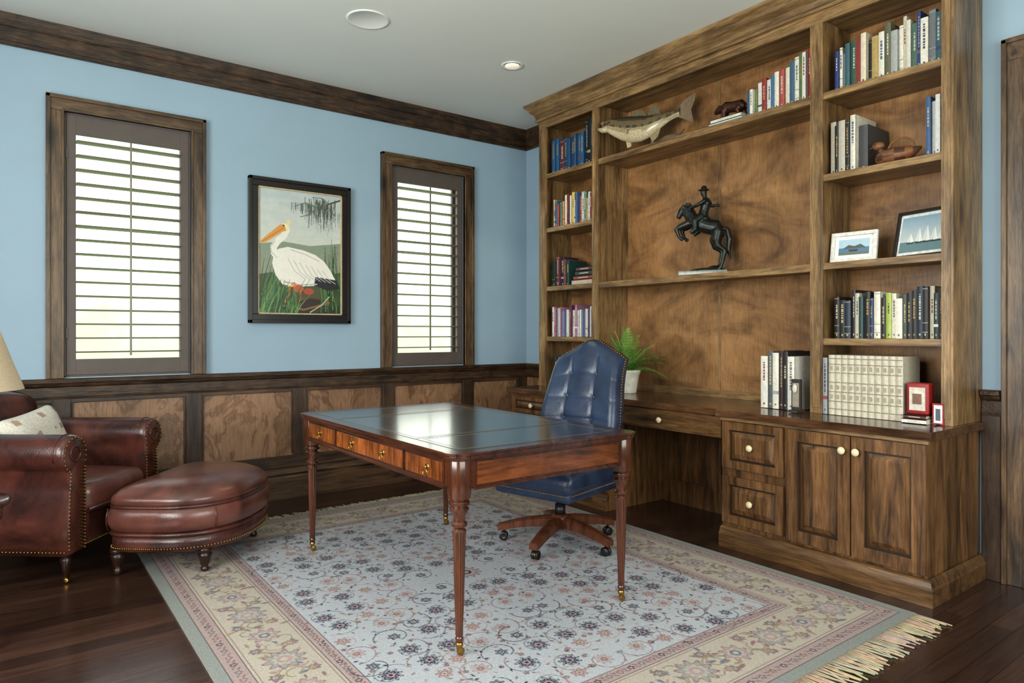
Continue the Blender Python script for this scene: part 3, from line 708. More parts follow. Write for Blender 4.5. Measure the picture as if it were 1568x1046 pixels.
def leaf(x, y, a, L, col):
    p = [(x+L*t*cos(a)-w*sin(a), y+L*t*sin(a)+w*cos(a)) for t, w in ((0, 0), (.35, L*.18), (.7, L*.15), (1, 0), (.7, -L*.12), (.35, -L*.16))]
    cv.poly(p, col)
def curl(x, y, R, a0, turn, col, wd=.0045):
    pts = [(x+R*(1-.6*k/14)*cos(a0+turn*k/14), y+R*(1-.6*k/14)*sin(a0+turn*k/14)) for k in range(15)]
    cv.stroke(pts, wd, col)
def border(i0, i1, step, fn):
    c = (i0+i1)/2
    nx = max(1, round((RW-2*c)/step)); ny = max(1, round((RH-2*c)/step)); k = 0
    for a in range(nx+1):
        x = c+(RW-2*c)*a/nx
        for y in (c, RH-c): fn(x, y, a, 0)
    for a in range(1, ny):
        y = c+(RH-2*c)*a/ny
        for x in (c, RW-c): fn(x, y, a, 1)
def f_small(x, y, k, v):
    flower(x, y, .012, [NAVY, SLATE, ROSE][k % 3], CRM, ROSE, 5)
    dx, dy = ((0, 1) if v else (1, 0))
    leaf(x+dx*.014, y+dy*.014, pi/2*v+.5, .03, TAUPE); leaf(x-dx*.014, y-dy*.014, pi/2*v+pi+.5, .03, ROSE)
border(.049, .115, .065, f_small); border(.372, .425, .055, f_small)
def f_big(x, y, k, v):
    dx, dy = ((0, 1) if v else (1, 0)); nx_, ny_ = dy, dx
    for s in (-1, 1):
        curl(x+dx*.11*s, y+dy*.11*s, .055, pi*(k % 2), 4.2*s, GOLD, .007)
        curl(x+dx*.06*s+nx_*.05*s, y+dy*.06*s+ny_*.05*s, .04, pi*(k % 2)+1, -3.6*s, TAUPE, .005)
        for t in (-.08, -.05, -.02, .02, .05, .08): leaf(x+dx*rng.uniform(.06, .11)*s+nx_*t, y+dy*rng.uniform(.06, .11)*s+ny_*t, rng.uniform(0, 6.3), rng.uniform(.035, .06), rng.choice([TAUPE, SLATE, GOLD, ROSE, PINK]))
        flower(x+dx*.12*s+nx_*.07*s, y+dy*.12*s+ny_*.07*s, .02, ROSE, CRM, SLATE, 6, oc=TAUPE)
        flower(x+dx*.12*s-nx_*.06*s, y+dy*.12*s-ny_*.06*s, .018, GOLD, CRM, ROSE, 5, oc=TAUPE)
    if k % 2: flower(x, y, .064, C(152, 150, 146), PINK, CRM, 10, oc=ROSE)
    else: flower(x, y, .05, PINK, SLATE, CRM, 8, oc=TAUPE)
border(.132, .355, .24, f_big)
fx0, fy0 = .429, .429; cw, ch = RW/2-fx0, RH/2-fy0
pos = []
gx, gy = 6, 9
for i in range(gx):
    for j in range(gy):
        x = (i+.5+rng.uniform(-.22, .22))/gx*cw; y = (j+.5+rng.uniform(-.22, .22)+(.25 if i % 2 else -.1))/gy*ch
        if y < .03 or x < .03: continue
        pos.append((x, min(y, ch-.03), (i*2+j*3) % 5, rng.uniform(0, 6.28), rng.choice([-1, 1]), rng.random()))
def P(sx, sy, x, y): return (RW/2-sx*x, RH/2-sy*y)
for (x, y, ty, a0, tn, rr) in pos:
    for sx in (1, -1):
        for sy in (1, -1):
            def S(pts, wd, c): cv.stroke([P(sx, sy, *p) for p in pts], wd, c)
            R = .085
            S([(x+R*(1-.55*k/16)*cos(a0+4.5*tn*k/16), y+R*(1-.55*k/16)*sin(a0+4.5*tn*k/16)) for k in range(17)], .0042, [SLATE, PINK, NAVY, TAUPE, ROSE][ty])
            for k in range(6):
                aa = a0+k*1.1; lx, ly = x+R*.85*cos(aa), y+R*.85*sin(aa); an = aa+1.2*tn
                L = .026; p = [(lx+L*t*cos(an)-w*sin(an), ly+L*t*sin(an)+w*cos(an)) for t, w in ((0, 0), (.4, L*.2), (1, 0), (.4, -L*.2))]
                cv.poly([P(sx, sy, *pp_) for pp_ in p], [PINK, NAVY, TAUPE, ROSE, SLATE, ROSE][(k+ty) % 6])
            aa = a0+2; px_, py_ = P(sx, sy, x+.075*cos(aa), y+.075*sin(aa)); flower(px_, py_, .010, ROSE, CRM, NAVY, 5, oc=ROSE)
            px_, py_ = P(sx, sy, x, y)
            if ty in (0, 3): flower(px_, py_, .036, FIELD, PINK, NAVY, 9, oc=NAVY); cv.disc(px_, py_, .028, NAVY, n=9, amp=.25, rin=.68)
            elif ty == 1: flower(px_, py_, .026, PINK, CRM, ROSE, 7, oc=ROSE)
            elif ty == 2: flower(px_, py_, .022, SLATE, CRM, NAVY, 6, oc=NAVY)
            else: flower(px_, py_, .028, C(180, 166, 164), ROSE, PINK, 8, oc=TAUPE)
flower(RW/2, RH/2, .06, PINK, NAVY, CRM, 12)
e = empty('persian_rug', ((RX0+RX1)/2, (RY0+RY1)/2, 0))
RUGM = colmat('wool_rug_pile', .92, nscale=160, namt=.12, bmp=.35)
cv.mesh('pile', RUGM, Matrix.Translation((RX0, RY0, .0105)), e)
m = MB(); m.box(RX0, RX1, RY0, RY1, .0005, .0103, C(150, 150, 142)); m.build('backing', [COLM], 0, e)
m = MB(); rng = random.Random(5)
def fringe(y, s, L0):
    x = RX0+.006
    while x < RX1-.004:
        L = L0*rng.uniform(.75, 1.15); sk = rng.gauss(.0, .016); r = rng.uniform(.0028, .0045)
        pts = [(x, y, .007), (x+sk*.3, y+s*L*.35, .0065), (x+sk*.8+rng.uniform(-.003, .003), y+s*L*.7, .0055), (x+sk*1.3, y+s*L, .005)]
        m.tube(pts, [r*.8, r, r*1.05, r*.9], 5, tuple(q_*rng.uniform(.7, 1.0) for q_ in C(190, 172, 142))); x += rng.uniform(.006, .012)
fringe(RY1, 1, .075); fringe(RY0, -1, .125)
m.build('fringe', [colmat('cotton_fringe', .9)], 0, e)

# ------------------------------------------------------------------ writing desk
DX0, DX1, DY0, DY1, DZ = 1.275, 2.245, 2.055, 3.675, .765
G = .0115
m = MB()
lx = (DX0+.062, DX1-.062); ly = (DY0+.062, DY1-.062)
legp = [(.010, .062), (.0145, .068), (.0165, .078), (.012, .084), (.015, .09), (.0145, .12), (.0145, .13), (.0175, .20), (.0245, .46), (.026, .475), (.018, .482), (.03, .492), (.03, .502), (.022, .508), (.024, .53), (.034, .545), (.036, .556), (.026, .562), (.038, .57), (.038, .582), (.03, .586), (.042, .594), (.042, .605), (.044, .61), (.044, .735)]
for x in lx:
    for y in ly:
        m.lathe(legp, (x, y), 0, 56, mat=0, mod=(14, .17, .125, .47))
        m.lathe([(.010, .046), (.0145, .049), (.0145, .06), (.012, .063)], (x, y), 0, 20, mat=2)
        m.box(x-.008, x+.008, y-.007, y+.007, .034, .048, mat=2)
        mm = m.M; m.M = Matrix.Translation((x+.006, y, G+.0155)) @ Matrix.Rotation(radians(90), 4, 'X')
        m.lathe([(.008, -.008), (.0145, -.006), (.015, 0), (.0145, .006), (.008, .008)], seg=18, mat=2); m.M = mm
A0, A1 = .628, .735
m.box(DX0+.03, DX0+.05, ly[0], ly[1], A0, A1, mat=1); m.box(DX1-.05, DX1-.03, ly[0], ly[1], A0, A1, mat=1)
m.box(lx[0], lx[1], DY0+.03, DY0+.05, A0, A1, mat=1); m.box(lx[0], lx[1], DY1-.05, DY1-.03, A0, A1, mat=1)
for xa in (DX0+.03, DX1-.03):
    s = -1 if xa < 2 else 1
    x_0, x_1 = sorted((xa, xa+s*.005)); f0, f1 = sorted((xa+s*.004, xa+s*.008))
    for (y0, y1) in ((ly[0]+.05, 2.47), (2.485, 3.185), (3.20, ly[1]-.05)):
        m.box(x_0, x_1, y0, y1, A0+.012, A1-.008, mat=1)
        m.box(f0, f1, y0+.008, y1-.008, A0+.020, A1-.016, mat=3)
    m.box(min(xa, xa+s*.008), max(xa, xa+s*.008), ly[0]+.045, ly[1]-.045, A0-.004, A0+.004, mat=1)
for ya in (DY0+.03, DY1-.03):
    s = -1 if ya < 3 else 1
    y_0, y_1 = sorted((ya, ya+s*.006))
    m.box(lx[0]+.055, lx[1]-.055, y_0, y_1, A0+.014, A1-.01, mat=5)
    m.box(lx[0]+.045, lx[1]-.045, min(ya, ya+s*.008), max(ya, ya+s*.008), A0-.004, A0+.004, mat=1)
for yy in (2.284, 2.667, 2.989, 3.392):
    x = DX0+.021
    m.M = Matrix.Translation((x, yy, .687)) @ Matrix.Rotation(radians(-90), 4, 'Y')
    m.lathe([(.0, .004), (.006, .004), (.012, .003), (.015, .001), (.015, -.002)], seg=20, mat=2)
    m.ell((0, 0, .006), (.007, .007, .006), mat=2); m.M = Matrix.Identity(4)
    m.torus((x-.010, yy, .668), .015, .0022, Matrix(((0, 0, 1), (1, 0, 0), (0, 1, 0))), mat=2)
def slab(z0, z1, ins, mat):
    r = .062-ins; pts = []
    cs = [(lx[1], ly[0], -90), (lx[1], ly[1], 0), (lx[0], ly[1], 90), (lx[0], ly[0], 180)]
    for cx, cy, a in cs:
        for k in range(-2, 13):
            an = radians(a+k*9); rr = r
            pts.append((cx+rr*cos(an), cy+rr*sin(an)))
    m.prism(pts, z0, z1, 'z', mat=mat)
slab(.735, .742, .012, 1); slab(.742, .752, .005, 1); slab(.752, .757, .009, 1); slab(.757, DZ, .0, 1)
bx0, bx1, by0, by1 = DX0+.07, DX1-.07, DY0+.07, DY1-.07
ys = [by0, by0+.34, by1-.34, by1]
for i in range(3):
    m.box(bx0, bx1, ys[i]+(.004 if i else 0), ys[i+1]-(.004 if i < 2 else 0), DZ-.001, DZ+.0012, mat=4)
    for d in (.018, .026):
        a0, a1, c0, c1 = bx0+d, bx1-d, ys[i]+d+.004, ys[i+1]-d-.004; w = .0016; zz = (DZ+.001, DZ+.0015)
        m.box(a0, a1, c0, c0+w, *zz, mat=6); m.box(a0, a1, c1-w, c1, *zz, mat=6); m.box(a0, a0+w, c0, c1, *zz, mat=6); m.box(a1-w, a1, c0, c1, *zz, mat=6)
m.build('writing_desk', [MAH, MAH_Y, BRASS, MAH_F, leather('desk_leather_inset', C(40, 48, 47), C(27, 34, 34), .15, bs=.02, coat=.9),
    wood('mahogany_end_veneer', C(136, 76, 38), C(58, 30, 16), 'x', k=1.2, rough=.2, knots=0, blotch=.6, coat=.4, bl_scale=6), plain('gilt_tooling', C(104, 92, 66), .35)], .0012)

# ------------------------------------------------------------------ office chair
m = MB(); m.M = TR(2.52, 2.92, G, 195)
nu, nv = 61, 81
def bw(v): return .258-.03*max(0, (v-.1))+.02*math.exp(-((v-.45)/.25)**2)
def topz(u): return .075*math.exp(-(u/.5)**2)-.04*abs(u)**4
btn = [(u, v) for v in (.24, .42, .60, .78) for u in (-.36, .36)]
def bp(u, v, side):
    z = .40+.675*v+topz(u)*v**3
    y = u*bw(v)
    lean = -.20-.02*v-.15*v*v
    e = min(1, (1-abs(u))/.18); f = min(1, (1-v)/.12, (v+.02)/.1)
    rnd = sqrt(max(0, 1-(1-max(0, e))**2))*sqrt(max(0, 1-(1-max(0, f))**2))
    if side > 0:
        x = lean+.02+.055*rnd+.02*u*u
        for bu, bv in btn:
            d2 = ((u-bu)/.12)**2+((v-bv)/.045)**2; x -= .018*math.exp(-sqrt(d2+.05)*1.3)
        x -= .007*math.exp(-((abs(u)-.36)/.035)**2)*(1 if .08 < v < .93 else 0)
        for bv in (.24, .42, .60, .78): x -= .004*math.exp(-((v-bv)/.012)**2)*(1 if abs(u) < .36 else .6)
    else: x = lean-.03-.015*rnd+.02*u*u
    return (x, y, z)
vs = []; fs = []
for side in (1, -1):
    for j in range(nv):
        for i in range(nu): vs.append(bp(-1+2*i/(nu-1), j/(nv-1), side))
o = nu*nv
for j in range(nv-1):
    for i in range(nu-1):
        a = j*nu+i; fs.append((a, a+1, a+nu+1, a+nu)); fs.append((o+a, o+a+nu, o+a+nu+1, o+a+1))
bd = [i for i in range(nu)]+[j*nu+nu-1 for j in range(1, nv)]+[(nv-1)*nu+i for i in range(nu-2, -1, -1)]+[j*nu for j in range(nv-2, 0, -1)]
for k in range(len(bd)):
    a, b2 = bd[k], bd[(k+1) % len(bd)]; fs.append((b2, a, o+a, o+b2))
m.add(vs, fs, mat=0, smooth=True)
for bu, bv in btn:
    p = bp(bu, bv, 1); m.ell((p[0]+.003, p[1], p[2]), (.006, .011, .011), 12, 8, mat=0)
for k in range(2, len(bd), 2):
    p = vs[bd[k]]
    if p[2] > .46: m.ell((p[0]-.012, p[1]*1.004, p[2]+(.0 if abs(p[1]) > .2 else .003)), .0042, 8, 5, mat=1)
def sfn(p):
    x, y, z = p; k = .018*(1-(x/.27)**2)*(1-(y/.27)**2) if z > 0 else 0
    return (x, y*(1-.06*(x < 0)*abs(x)/.27), z+k-(.02 if x > .2 else 0)*((x-.2)/.07))
m.rbox((.03, 0, .41), (.27, .265, .06), .045, sfn, mid=8, mat=0)
m.rbox((.03, 0, .335), (.255, .25, .03), .02, None, mid=3, mat=0)
for k in range(40):
    t = k/39; m.ell((-.2+.46*t, -.249, .345), .004, 8, 5, mat=1); m.ell((-.2+.46*t, .249, .345), .004, 8, 5, mat=1)
    m.ell((.284, -.23+.46*t, .345), .004, 8, 5, mat=1)
m.rbox((-.22, 0, .40), (.035, .05, .06), .02, mat=3, mid=2)
m.box(-.12, .12, -.09, .09, .285, .315, mat=3); m.lathe([(.05, .26), (.055, .29)], mat=3)
m.tube([(0, .06, .29), (.02, .22, .285)], .006, mat=3)
m.lathe([(.03, .16), (.03, .22), (.022, .22), (.022, .30)], mat=3); m.lathe([(.045, .085), (.052, .1), (.052, .155), (.034, .165), (0, .165)], mat=2)
for k in range(5):
    a = radians(134-195+72*k); R = .325
    sv = m.M; m.M = sv @ Matrix.Rotation(a, 4, 'Z')
    rings = []
    for t in [i/8 for i in range(9)]:
        x = .03+t*(R-.0); zc = .125-.05*t+.012*sin(t*pi); hw = .031-.005*t; hh = .030-.012*t
        rings.append([(x, -hw, zc-hh), (x, hw, zc-hh), (x, hw, zc+hh*.6), (x, hw*.6, zc+hh), (x, -hw*.6, zc+hh), (x, -hw, zc+hh*.6)])
    m.loft(rings, mat=2, smooth=False)
    m.lathe([(.008, .045), (.008, .07)], (R, 0), mat=3)
    m.M = m.M @ Matrix.Translation((R, 0, .0245)) @ Matrix.Rotation(radians(90), 4, 'X')
    for s in (-1, 1): m.lathe([(.012, s*.006-.005), (.024, s*.012-.006), (.0245, s*.012), (.024, s*.012+.006), (.01, s*.012+.008)], seg=20, mat=3)
    m.ell((0, 0, 0), (.02, .02, .008), mat=1)
    m.M = sv
m.build('executive_office_chair', [LBLUE, BRASS, wood('chair_base_wood', C(116, 66, 40), C(56, 29, 18), 'z', rough=.3, knots=0), BLACK])

# ------------------------------------------------------------------ leather armchair
CH = TR(.175, 4.325, 0, -39)
m = MB(); m.M = CH
m.rbox((0, 0, .235), (.36, .33, .085), .03, mid=3, mat=0)
def cus(p):
    x, y, z = p; return (x+.02*(x > .2)*(1-(y/.25)**2), y, z+(.022*(1-(x/.33)**2)*(1-(y/.25)**2) if z > 0 else 0))
m.rbox((.05, 0, .385), (.335, .245, .075), .05, cus, mid=8, mat=1)
m.tube([(.385, -.24, .34), (.405, 0, .342), (.385, .24, .34)], .006, mat=0)
for s in (-1, 1):
    sec = []
    sec.append((.25, .15)); sec.append((.25, .56))
    for k in range(17):
        a = radians(205-(265)*k/16); sec.append((.328+.088*cos(a), .628+.088*sin(a)))
    sec += [(.362, .54), (.37, .45), (.378, .3), (.378, .15)]
    rings = []
    for x, sc in ((-.40, .9), (-.385, .98), (-.3, 1), (-.1, 1.0), (.15, 1.0), (.345, 1.0), (.365, .985), (.378, .93)):
        cy, cz = .32, .42
        rings.append([(x, s*(cy+(y-cy)*sc), cz+(z-cz)*(sc*.5+.5)) for y, z in sec])
    m.loft(rings, mat=0)
    pts = []
    for i in range(len(sec)-1):
        (y1, z1), (y2, z2) = sec[i], sec[i+1]; L = math.hypot(y2-y1, z2-z1); n = max(1, int(L/.017))
        for k in range(n): pts.append((y1+(y2-y1)*k/n, z1+(z2-z1)*k/n))
    for y, z in pts:
        yy = .32+(y-.32)*.86; zz = .42+(z-.42)*.955; m.ell((.378, s*yy, zz), .0045, 8, 5, mat=2)
    m.torus((.379, s*.328, .628), .035, .006, Matrix(((0, 0, 1), (1, 0, 0), (0, 1, 0))), mat=0)
    for k in range(42): m.ell((-.36+.72*k/41, s*.379, .168), .0045, 8, 5, mat=2)
    m.tube([(.33, s*(.328+.089*cos(radians(a))), .628+.089*sin(radians(a))) for a in range(150, -40, -19)], .0035, 6, mat=0)
for k in range(34): m.ell((.361, -.24+.48*k/33, .168), .0045, 8, 5, mat=2)
def bfn(p):
    x, y, z = p; k = (z+.31)/.62
    return (x-.10*k+.035*(y/.36)**2*k+(.02*(1-(y/.36)**2) if x > 0 else 0), y*(1-.05*k), z-.05*(y/.36)**2*k)
m.rbox((-.30, 0, .575), (.085, .345, .315), .07, bfn, mid=10, mat=0)
m.tube([(-.43+.03, -.33, .80), (-.45, -.2, .845), (-.455, 0, .86), (-.45, .2, .845), (-.43+.03, .33, .80)], [.05, .055, .058, .055, .05], 14, mat=0)
for x, y in ((.32, .31), (.32, -.31), (-.33, .30), (-.33, -.30)):
    g = .0115 if (x > 0 and y > 0) else 0
    m.lathe([(.008, .03), (.012, .035), (.012, .05), (.016, .055), (.02, .09), (.026, .12), (.018, .128), (.03, .135), (.03, .155)], (x, y), 0, 20, mat=3)
    m.box(x-.009, x+.009, y-.006, y+.006, .02, .036, mat=2)
    sv = m.M; m.M = sv @ Matrix.Translation((x, y, .014+g)) @ Matrix.Rotation(radians(90), 4, 'X')
    m.lathe([(.006, -.008), (.0135, -.006), (.014, 0), (.0135, .006), (.006, .008)], seg=16, mat=2); m.M = sv
m.build('leather_armchair', [LRED, LTOP, BRASS, plain('dark_turned_wood', C(44, 24, 16), .3)])
m = MB(); m.M = CH @ Matrix.Translation((-.10, .05, .632)) @ Matrix.Rotation(radians(-20), 4, 'Y') @ Matrix.Rotation(radians(8), 4, 'X')
def pf(p):
    x, y, z = p; k = (1-(y/.22)**4*.75)*(1-(z/.17)**4*.75); return (x*max(.15, k), y*(1-.07*(1-(z/.17)**2)), z*(1-.07*(1-(y/.22)**2)))
def pc(c):
    s_ = sin(c.y*34)*sin(c.z*31+1)+.6*sin(c.y*71+2)*sin(c.z*67)
    return C(150, 152, 124) if s_ > .95 else (C(176, 150, 130) if s_ < -1.1 else C(222, 217, 204))
m.rbox((0, 0, 0), (.07, .215, .16), .055, pf, mid=26, col=pc)
m.build('throw_pillow', [colmat('printed_linen', .85, nscale=120, bmp=.2)])

# ottoman
m = MB(); m.M = TR(.806, 4.0, 0, -39)
def outl(ins, n=72):
    r = []
    for j in range(n):
        a = 2*pi*j/n; c_, s_ = cos(a), sin(a)
        ex = 2.4 if c_ > 0 else 6; A = (.385 if c_ > 0 else .26)-ins; B = .415-ins
        k = (abs(c_)**ex+abs(s_)**ex)**(-1/ex)
        r.append((A*k*c_, B*k*s_))
    return r
def ring(ins, z, dome=0):
    z = z if z < .2 else z*1.045-.009
    return [(x, y, z) for x, y in outl(ins)]
m.loft([ring(.06, .125), ring(.03, .128), ring(.022, .14), ring(.018, .17), ring(.02, .205)], mat=0)
m.loft([ring(.022, .205), ring(.012, .209), ring(.008, .215), ring(.012, .222), ring(.022, .226)], mat=0)
m.loft([ring(.03, .222), ring(.012, .235), ring(.002, .262), ring(.0, .29), ring(.004, .315), ring(.014, .333), ring(.022, .338)], mat=1)
m.loft([ring(.020, .334), ring(.010, .340), ring(.010, .347), ring(.02, .352)], mat=0)
m.loft([ring(.022, .346), ring(.012, .36), ring(.018, .385), ring(.045, .410), ring(.09, .430), ring(.15, .442), ring(.2, .448), ring(.255, .45)], mat=1)
for i, (x, y) in enumerate(outl(.016, 160)): m.ell((x, y, .15), .0045, 8, 5, mat=2)
for i in (9, 63, 27, 45):
    p = [(x, y) for x, y in outl(-.001)][i]; m.tube([(p[0]*.985, p[1]*.985, .232), (p[0], p[1], .262), (p[0]*1.003, p[1]*1.003, .294), (p[0]*.98, p[1]*.98, .338)], .003, 6, mat=0)
for x, y in ((-.2, -.33), (-.2, .33), (.22, -.29), (.22, .29)):
    z0 = 0 if x < 0 and y < 0 else G
    m.lathe([(.012, z0+.0), (.02, z0+.008), (.02, .03), (.014, .036), (.022, .05), (.03, .085), (.034, .1), (.024, .106), (.036, .115), (.036, .132)], (x, y), 0, 20, mat=3)
m.build('leather_ottoman', [LRED, LTOP, BRASS, bpy.data.materials['dark_turned_wood']])

# ------------------------------------------------------------------ side table + lamp
TX, TY = -.165, 3.27
m = MB(); m.lathe([(.0, .545), (.175, .545), (.18, .552), (.18, .562), (.17, .57), (0, .57)], (TX, TY), 0, 40)
m.lathe([(.15, .49), (.155, .495), (.155, .545)], (TX, TY), 0, 40)
m.lathe([(.03, .12), (.05, .14), (.025, .2), (.02, .3), (.035, .38), (.025, .45), (.05, .49)], (TX, TY), 0, 24)
for k in range(3):
    a = radians(100+120*k); d = Vector((cos(a), sin(a), 0))
    m.tube([tuple(Vector((TX, TY, .15))+d*.02), tuple(Vector((TX, TY, .13))+d*.06), tuple(Vector((TX, TY, .05))+d*.11), tuple(Vector((TX, TY, .015))+d*.135)], [.022, .02, .016, .014], 10)
m.build('side_table', [MAH_Y])
m = MB()
m.lathe([(.0, 0), (.07, 0), (.075, .01), (.06, .02), (.025, .035), (.02, .06), (.05, .1), (.075, .16), (.07, .22), (.03, .28), (.018, .31), (.012, .34), (.01, .46), (0, .46)], (TX, TY), .5705, 32, mat=0)
rg = []
for r, z in ((.222, .985), (.188, 1.08), (.158, 1.17), (.132, 1.25), (.130, 1.25), (.156, 1.17), (.186, 1.08), (.220, .985), (.222, .985)):
    rg.append([(TX+r*cos(2*pi*j/48), TY+r*sin(2*pi*j/48), z) for j in range(48)])
m.loft(rg, mat=1, cap0=False, cap1=False)
m.tube([(TX-.131, TY, 1.235), (TX+.131, TY, 1.235)], .002, mat=0); m.tube([(TX, TY-.131, 1.235), (TX, TY+.131, 1.235)], .002, mat=0); m.lathe([(.006, 0), (.006, .24)], (TX, TY), 1.02, mat=0)
m.ell((TX, TY, 1.275), (.01, .01, .016), mat=0)
m.build('table_lamp', [BRASS, plain('linen_lampshade', C(206, 186, 156), .8, nscale=100, namt=.05)])

# ------------------------------------------------------------------ fern
FXc, FYc = 3.60, 3.42
e = empty('potted_fern', (FXc, FYc, cz1))
m = MB(); m.lathe([(.0, 0), (.055, 0), (.058, .008), (.066, .06), (.078, .13), (.086, .15), (.09, .165), (.084, .168), (.076, .15), (.07, .14), (0, .14)], (FXc, FYc), cz1+.0005, 36)
m.build('pot', [plain('glazed_white_pot', C(226, 222, 208), .3)], 0, e)
m = MB(); rng = random.Random(31)
for k in range(95):
    az = rng.uniform(0, 2*pi); el = rng.uniform(.1, 1.45); L = rng.uniform(.20, .34); o = Vector((FXc, FYc, cz1+.145))
    d = Vector((cos(az)*cos(el), sin(az)*cos(el), sin(el))); pts = []
    for i in range(15):
        t = i/14; p = o+d*L*t+Vector((0, 0, L*(.35*t-.7*t*t)*cos(el)+.02*t))
        p.x = min(p.x, BX-.012); p.z = max(p.z, cz1+.02); pts.append(p)
    base = rng.choice([C(112, 160, 62), C(84, 138, 50), C(146, 190, 90), C(98, 150, 60), C(166, 204, 110)])
    m.tube([tuple(p) for p in pts], [.0014]*15, 4, base)
    for i in range(2, 15):      # bipinnate: side branchlets carrying small rounded pinnules
        t = i/14; tg = (pts[min(14, i+1)]-pts[i-1]).normalized(); sd = tg.cross(Vector((0, 0, 1)))
        if sd.length < .1: sd = Vector((-sin(az), cos(az), 0))
        sd.normalize(); ll = .042*(1-t)**.6+.010
        for s in (-1, 1):
            p = pts[i]; dr = (sd*s+tg*.45+Vector((0, 0, rng.uniform(-.4, .3)))).normalized()
            nb = max(2, int(ll/.008))
            for q_ in range(nb):
                c0 = p+dr*ll*(q_+.6)/nb; w_ = .0055*(1-.4*q_/nb)
                for s2 in (-1, 1):
                    pr = (tg*s2+dr*.5+Vector((0, 0, rng.uniform(-.4, .4)))).normalized(); e1 = c0+pr*w_*1.5; mid = c0+pr*w_*.8
                    e1.x = min(e1.x, BX-.004)
                    m.add([tuple(c0), tuple(mid+dr*w_*.55), tuple(e1), tuple(mid-dr*w_*.55)], [(0, 1, 2, 3)], tuple(c*rng.uniform(.75, 1.2) for c in base))
m.build('fronds', [colmat('fern_leaf', .5)], 0, e, recalc=False)

# ------------------------------------------------------------------ mounted bass
eb = empty('mounted_bass_fish', (3.62, 3.2, 2.491))
m = MB()
Hd, Tl = Vector((3.50, 3.56, 2.715)), Vector((3.70, 3.03, 2.68))
ax = (Tl-Hd); L = ax.length; axn = Vector((ax.x, ax.y, 0)).normalized(); sd = Vector((-axn.y, axn.x, 0))
hs = [(0, .030), (.05, .05), (.12, .066), (.22, .084), (.35, .095), (.5, .092), (.65, .072), (.78, .048), (.88, .031), (.95, .028), (1, .034)]
def fpt(t): 
    return Hd+ax*t+Vector((0, 0, -.05*sin(pi*t)+.05*max(0, t-.6)*2))+sd*(.02*sin(2*pi*t))
OL, BE, DK = C(112, 96, 66), C(206, 190, 156), C(66, 58, 44)
def fcol(c):
    t = (c-Hd).dot(ax)/L/L; ctr = fpt(max(0, min(1, t))); r = (c.z-ctr.z)
    if r > .05: return DK
    if r > .015: return OL
    if r > -.004: return DK if sin(t*60) > -.2 else OL
    return BE if r < -.025 else C(166, 150, 112)
rings = []
NT = 33
for i in range(NT):
    t = i/(NT-1); h = np.interp(t, [a for a, _ in hs], [b_ for _, b_ in hs])
    p = fpt(t); w = h*.48+.004
    rings.append([tuple(p+Vector((0, 0, 1))*h*cos(2*pi*j/32)+sd*w*sin(2*pi*j/32)) for j in range(32)])
m.loft(rings, fcol)
p0 = fpt(0); fwd = -axn
m.tube([tuple(p0+Vector((0, 0, .012))), tuple(p0+fwd*.03+Vector((0, 0, .022)))], [.024, .012], 12, OL)
m.tube([tuple(p0+axn*.03+Vector((0, 0, -.03))), tuple(p0+fwd*.02+Vector((0, 0, -.032))), tuple(p0+fwd*.05+Vector((0, 0, -.018)))], [.026, .02, .010], 12, C(196, 180, 146))
m.ell(tuple(p0+fwd*.005+Vector((0, 0, -.008))), (.018, .018, .012), col=C(140, 70, 56))
for s in (-1, 1): m.ell(tuple(fpt(.07)+sd*s*.024+Vector((0, 0, .022))), .009, col=C(20, 20, 16))
def fin(pts3, th=.002, col=OL):
    o_ = [tuple(Vector(p)+sd*th) for p in pts3]; i_ = [tuple(Vector(p)-sd*th) for p in pts3]
    m.loft([o_, i_], col, 0, False)
def at(t, up, along=0): return fpt(t)+Vector((0, 0, up))+axn*along
fin([at(.36, .08), at(.38, .135), at(.42, .118), at(.44, .142), at(.48, .120), at(.5, .136), at(.55, .108), at(.58, .075)], col=C(110, 100, 74))
fin([at(.58, .07), at(.62, .13), at(.68, .13), at(.74, .10), at(.76, .05)], col=C(104, 92, 66))
fin([at(.62, -.07), at(.66, -.12), at(.73, -.10), at(.77, -.045)], col=C(150, 136, 100))
fin([at(.28, -.08), at(.30, -.135), at(.36, -.12), at(.35, -.085)], col=C(196, 180, 140))
fin([at(.24, -.02)+sd*-.045, at(.34, -.05)+sd*-.07, at(.36, -.015)+sd*-.07, at(.30, .0)+sd*-.045], col=C(180, 160, 124))
fin([at(.97, -.03), at(1, -.055, .02), at(1, -.09, .09), at(1, -.05, .085), at(1, .0, .075), at(1, .06, .10), at(1, .11, .11), at(1, .075, .03), at(.97, .03)], col=C(124, 100, 72))
m.build('fish', [colmat('fish_skin', .3, nscale=90, namt=.2, coat=.3)], 0, eb)
m = MB()
m.tube([(3.70, 3.26, 2.50), (3.69, 3.22, 2.535), (3.67, 3.12, 2.555), (3.66, 3.02, 2.535), (3.66, 2.96, 2.51)], [.012, .024, .02, .026, .010], 10, C(120, 100, 80))
m.tube([(3.66, 3.24, 2.50), (3.64, 3.22, 2.56), (3.62, 3.24, 2.62)], [.022, .016, .010], 8, C(130, 108, 84))
m.tube([(3.64, 3.10, 2.512), (3.62, 3.00, 2.52), (3.62, 2.93, 2.56)], [.018, .012, .004], 8, C(96, 76, 58))
m.rbox((3.66, 3.12, 2.504), (.08, .17, .0125), .008, col=C(84, 62, 46), mid=3)
m.build('driftwood_mount', [colmat('driftwood', .8, bmp=.4)], 0, eb)

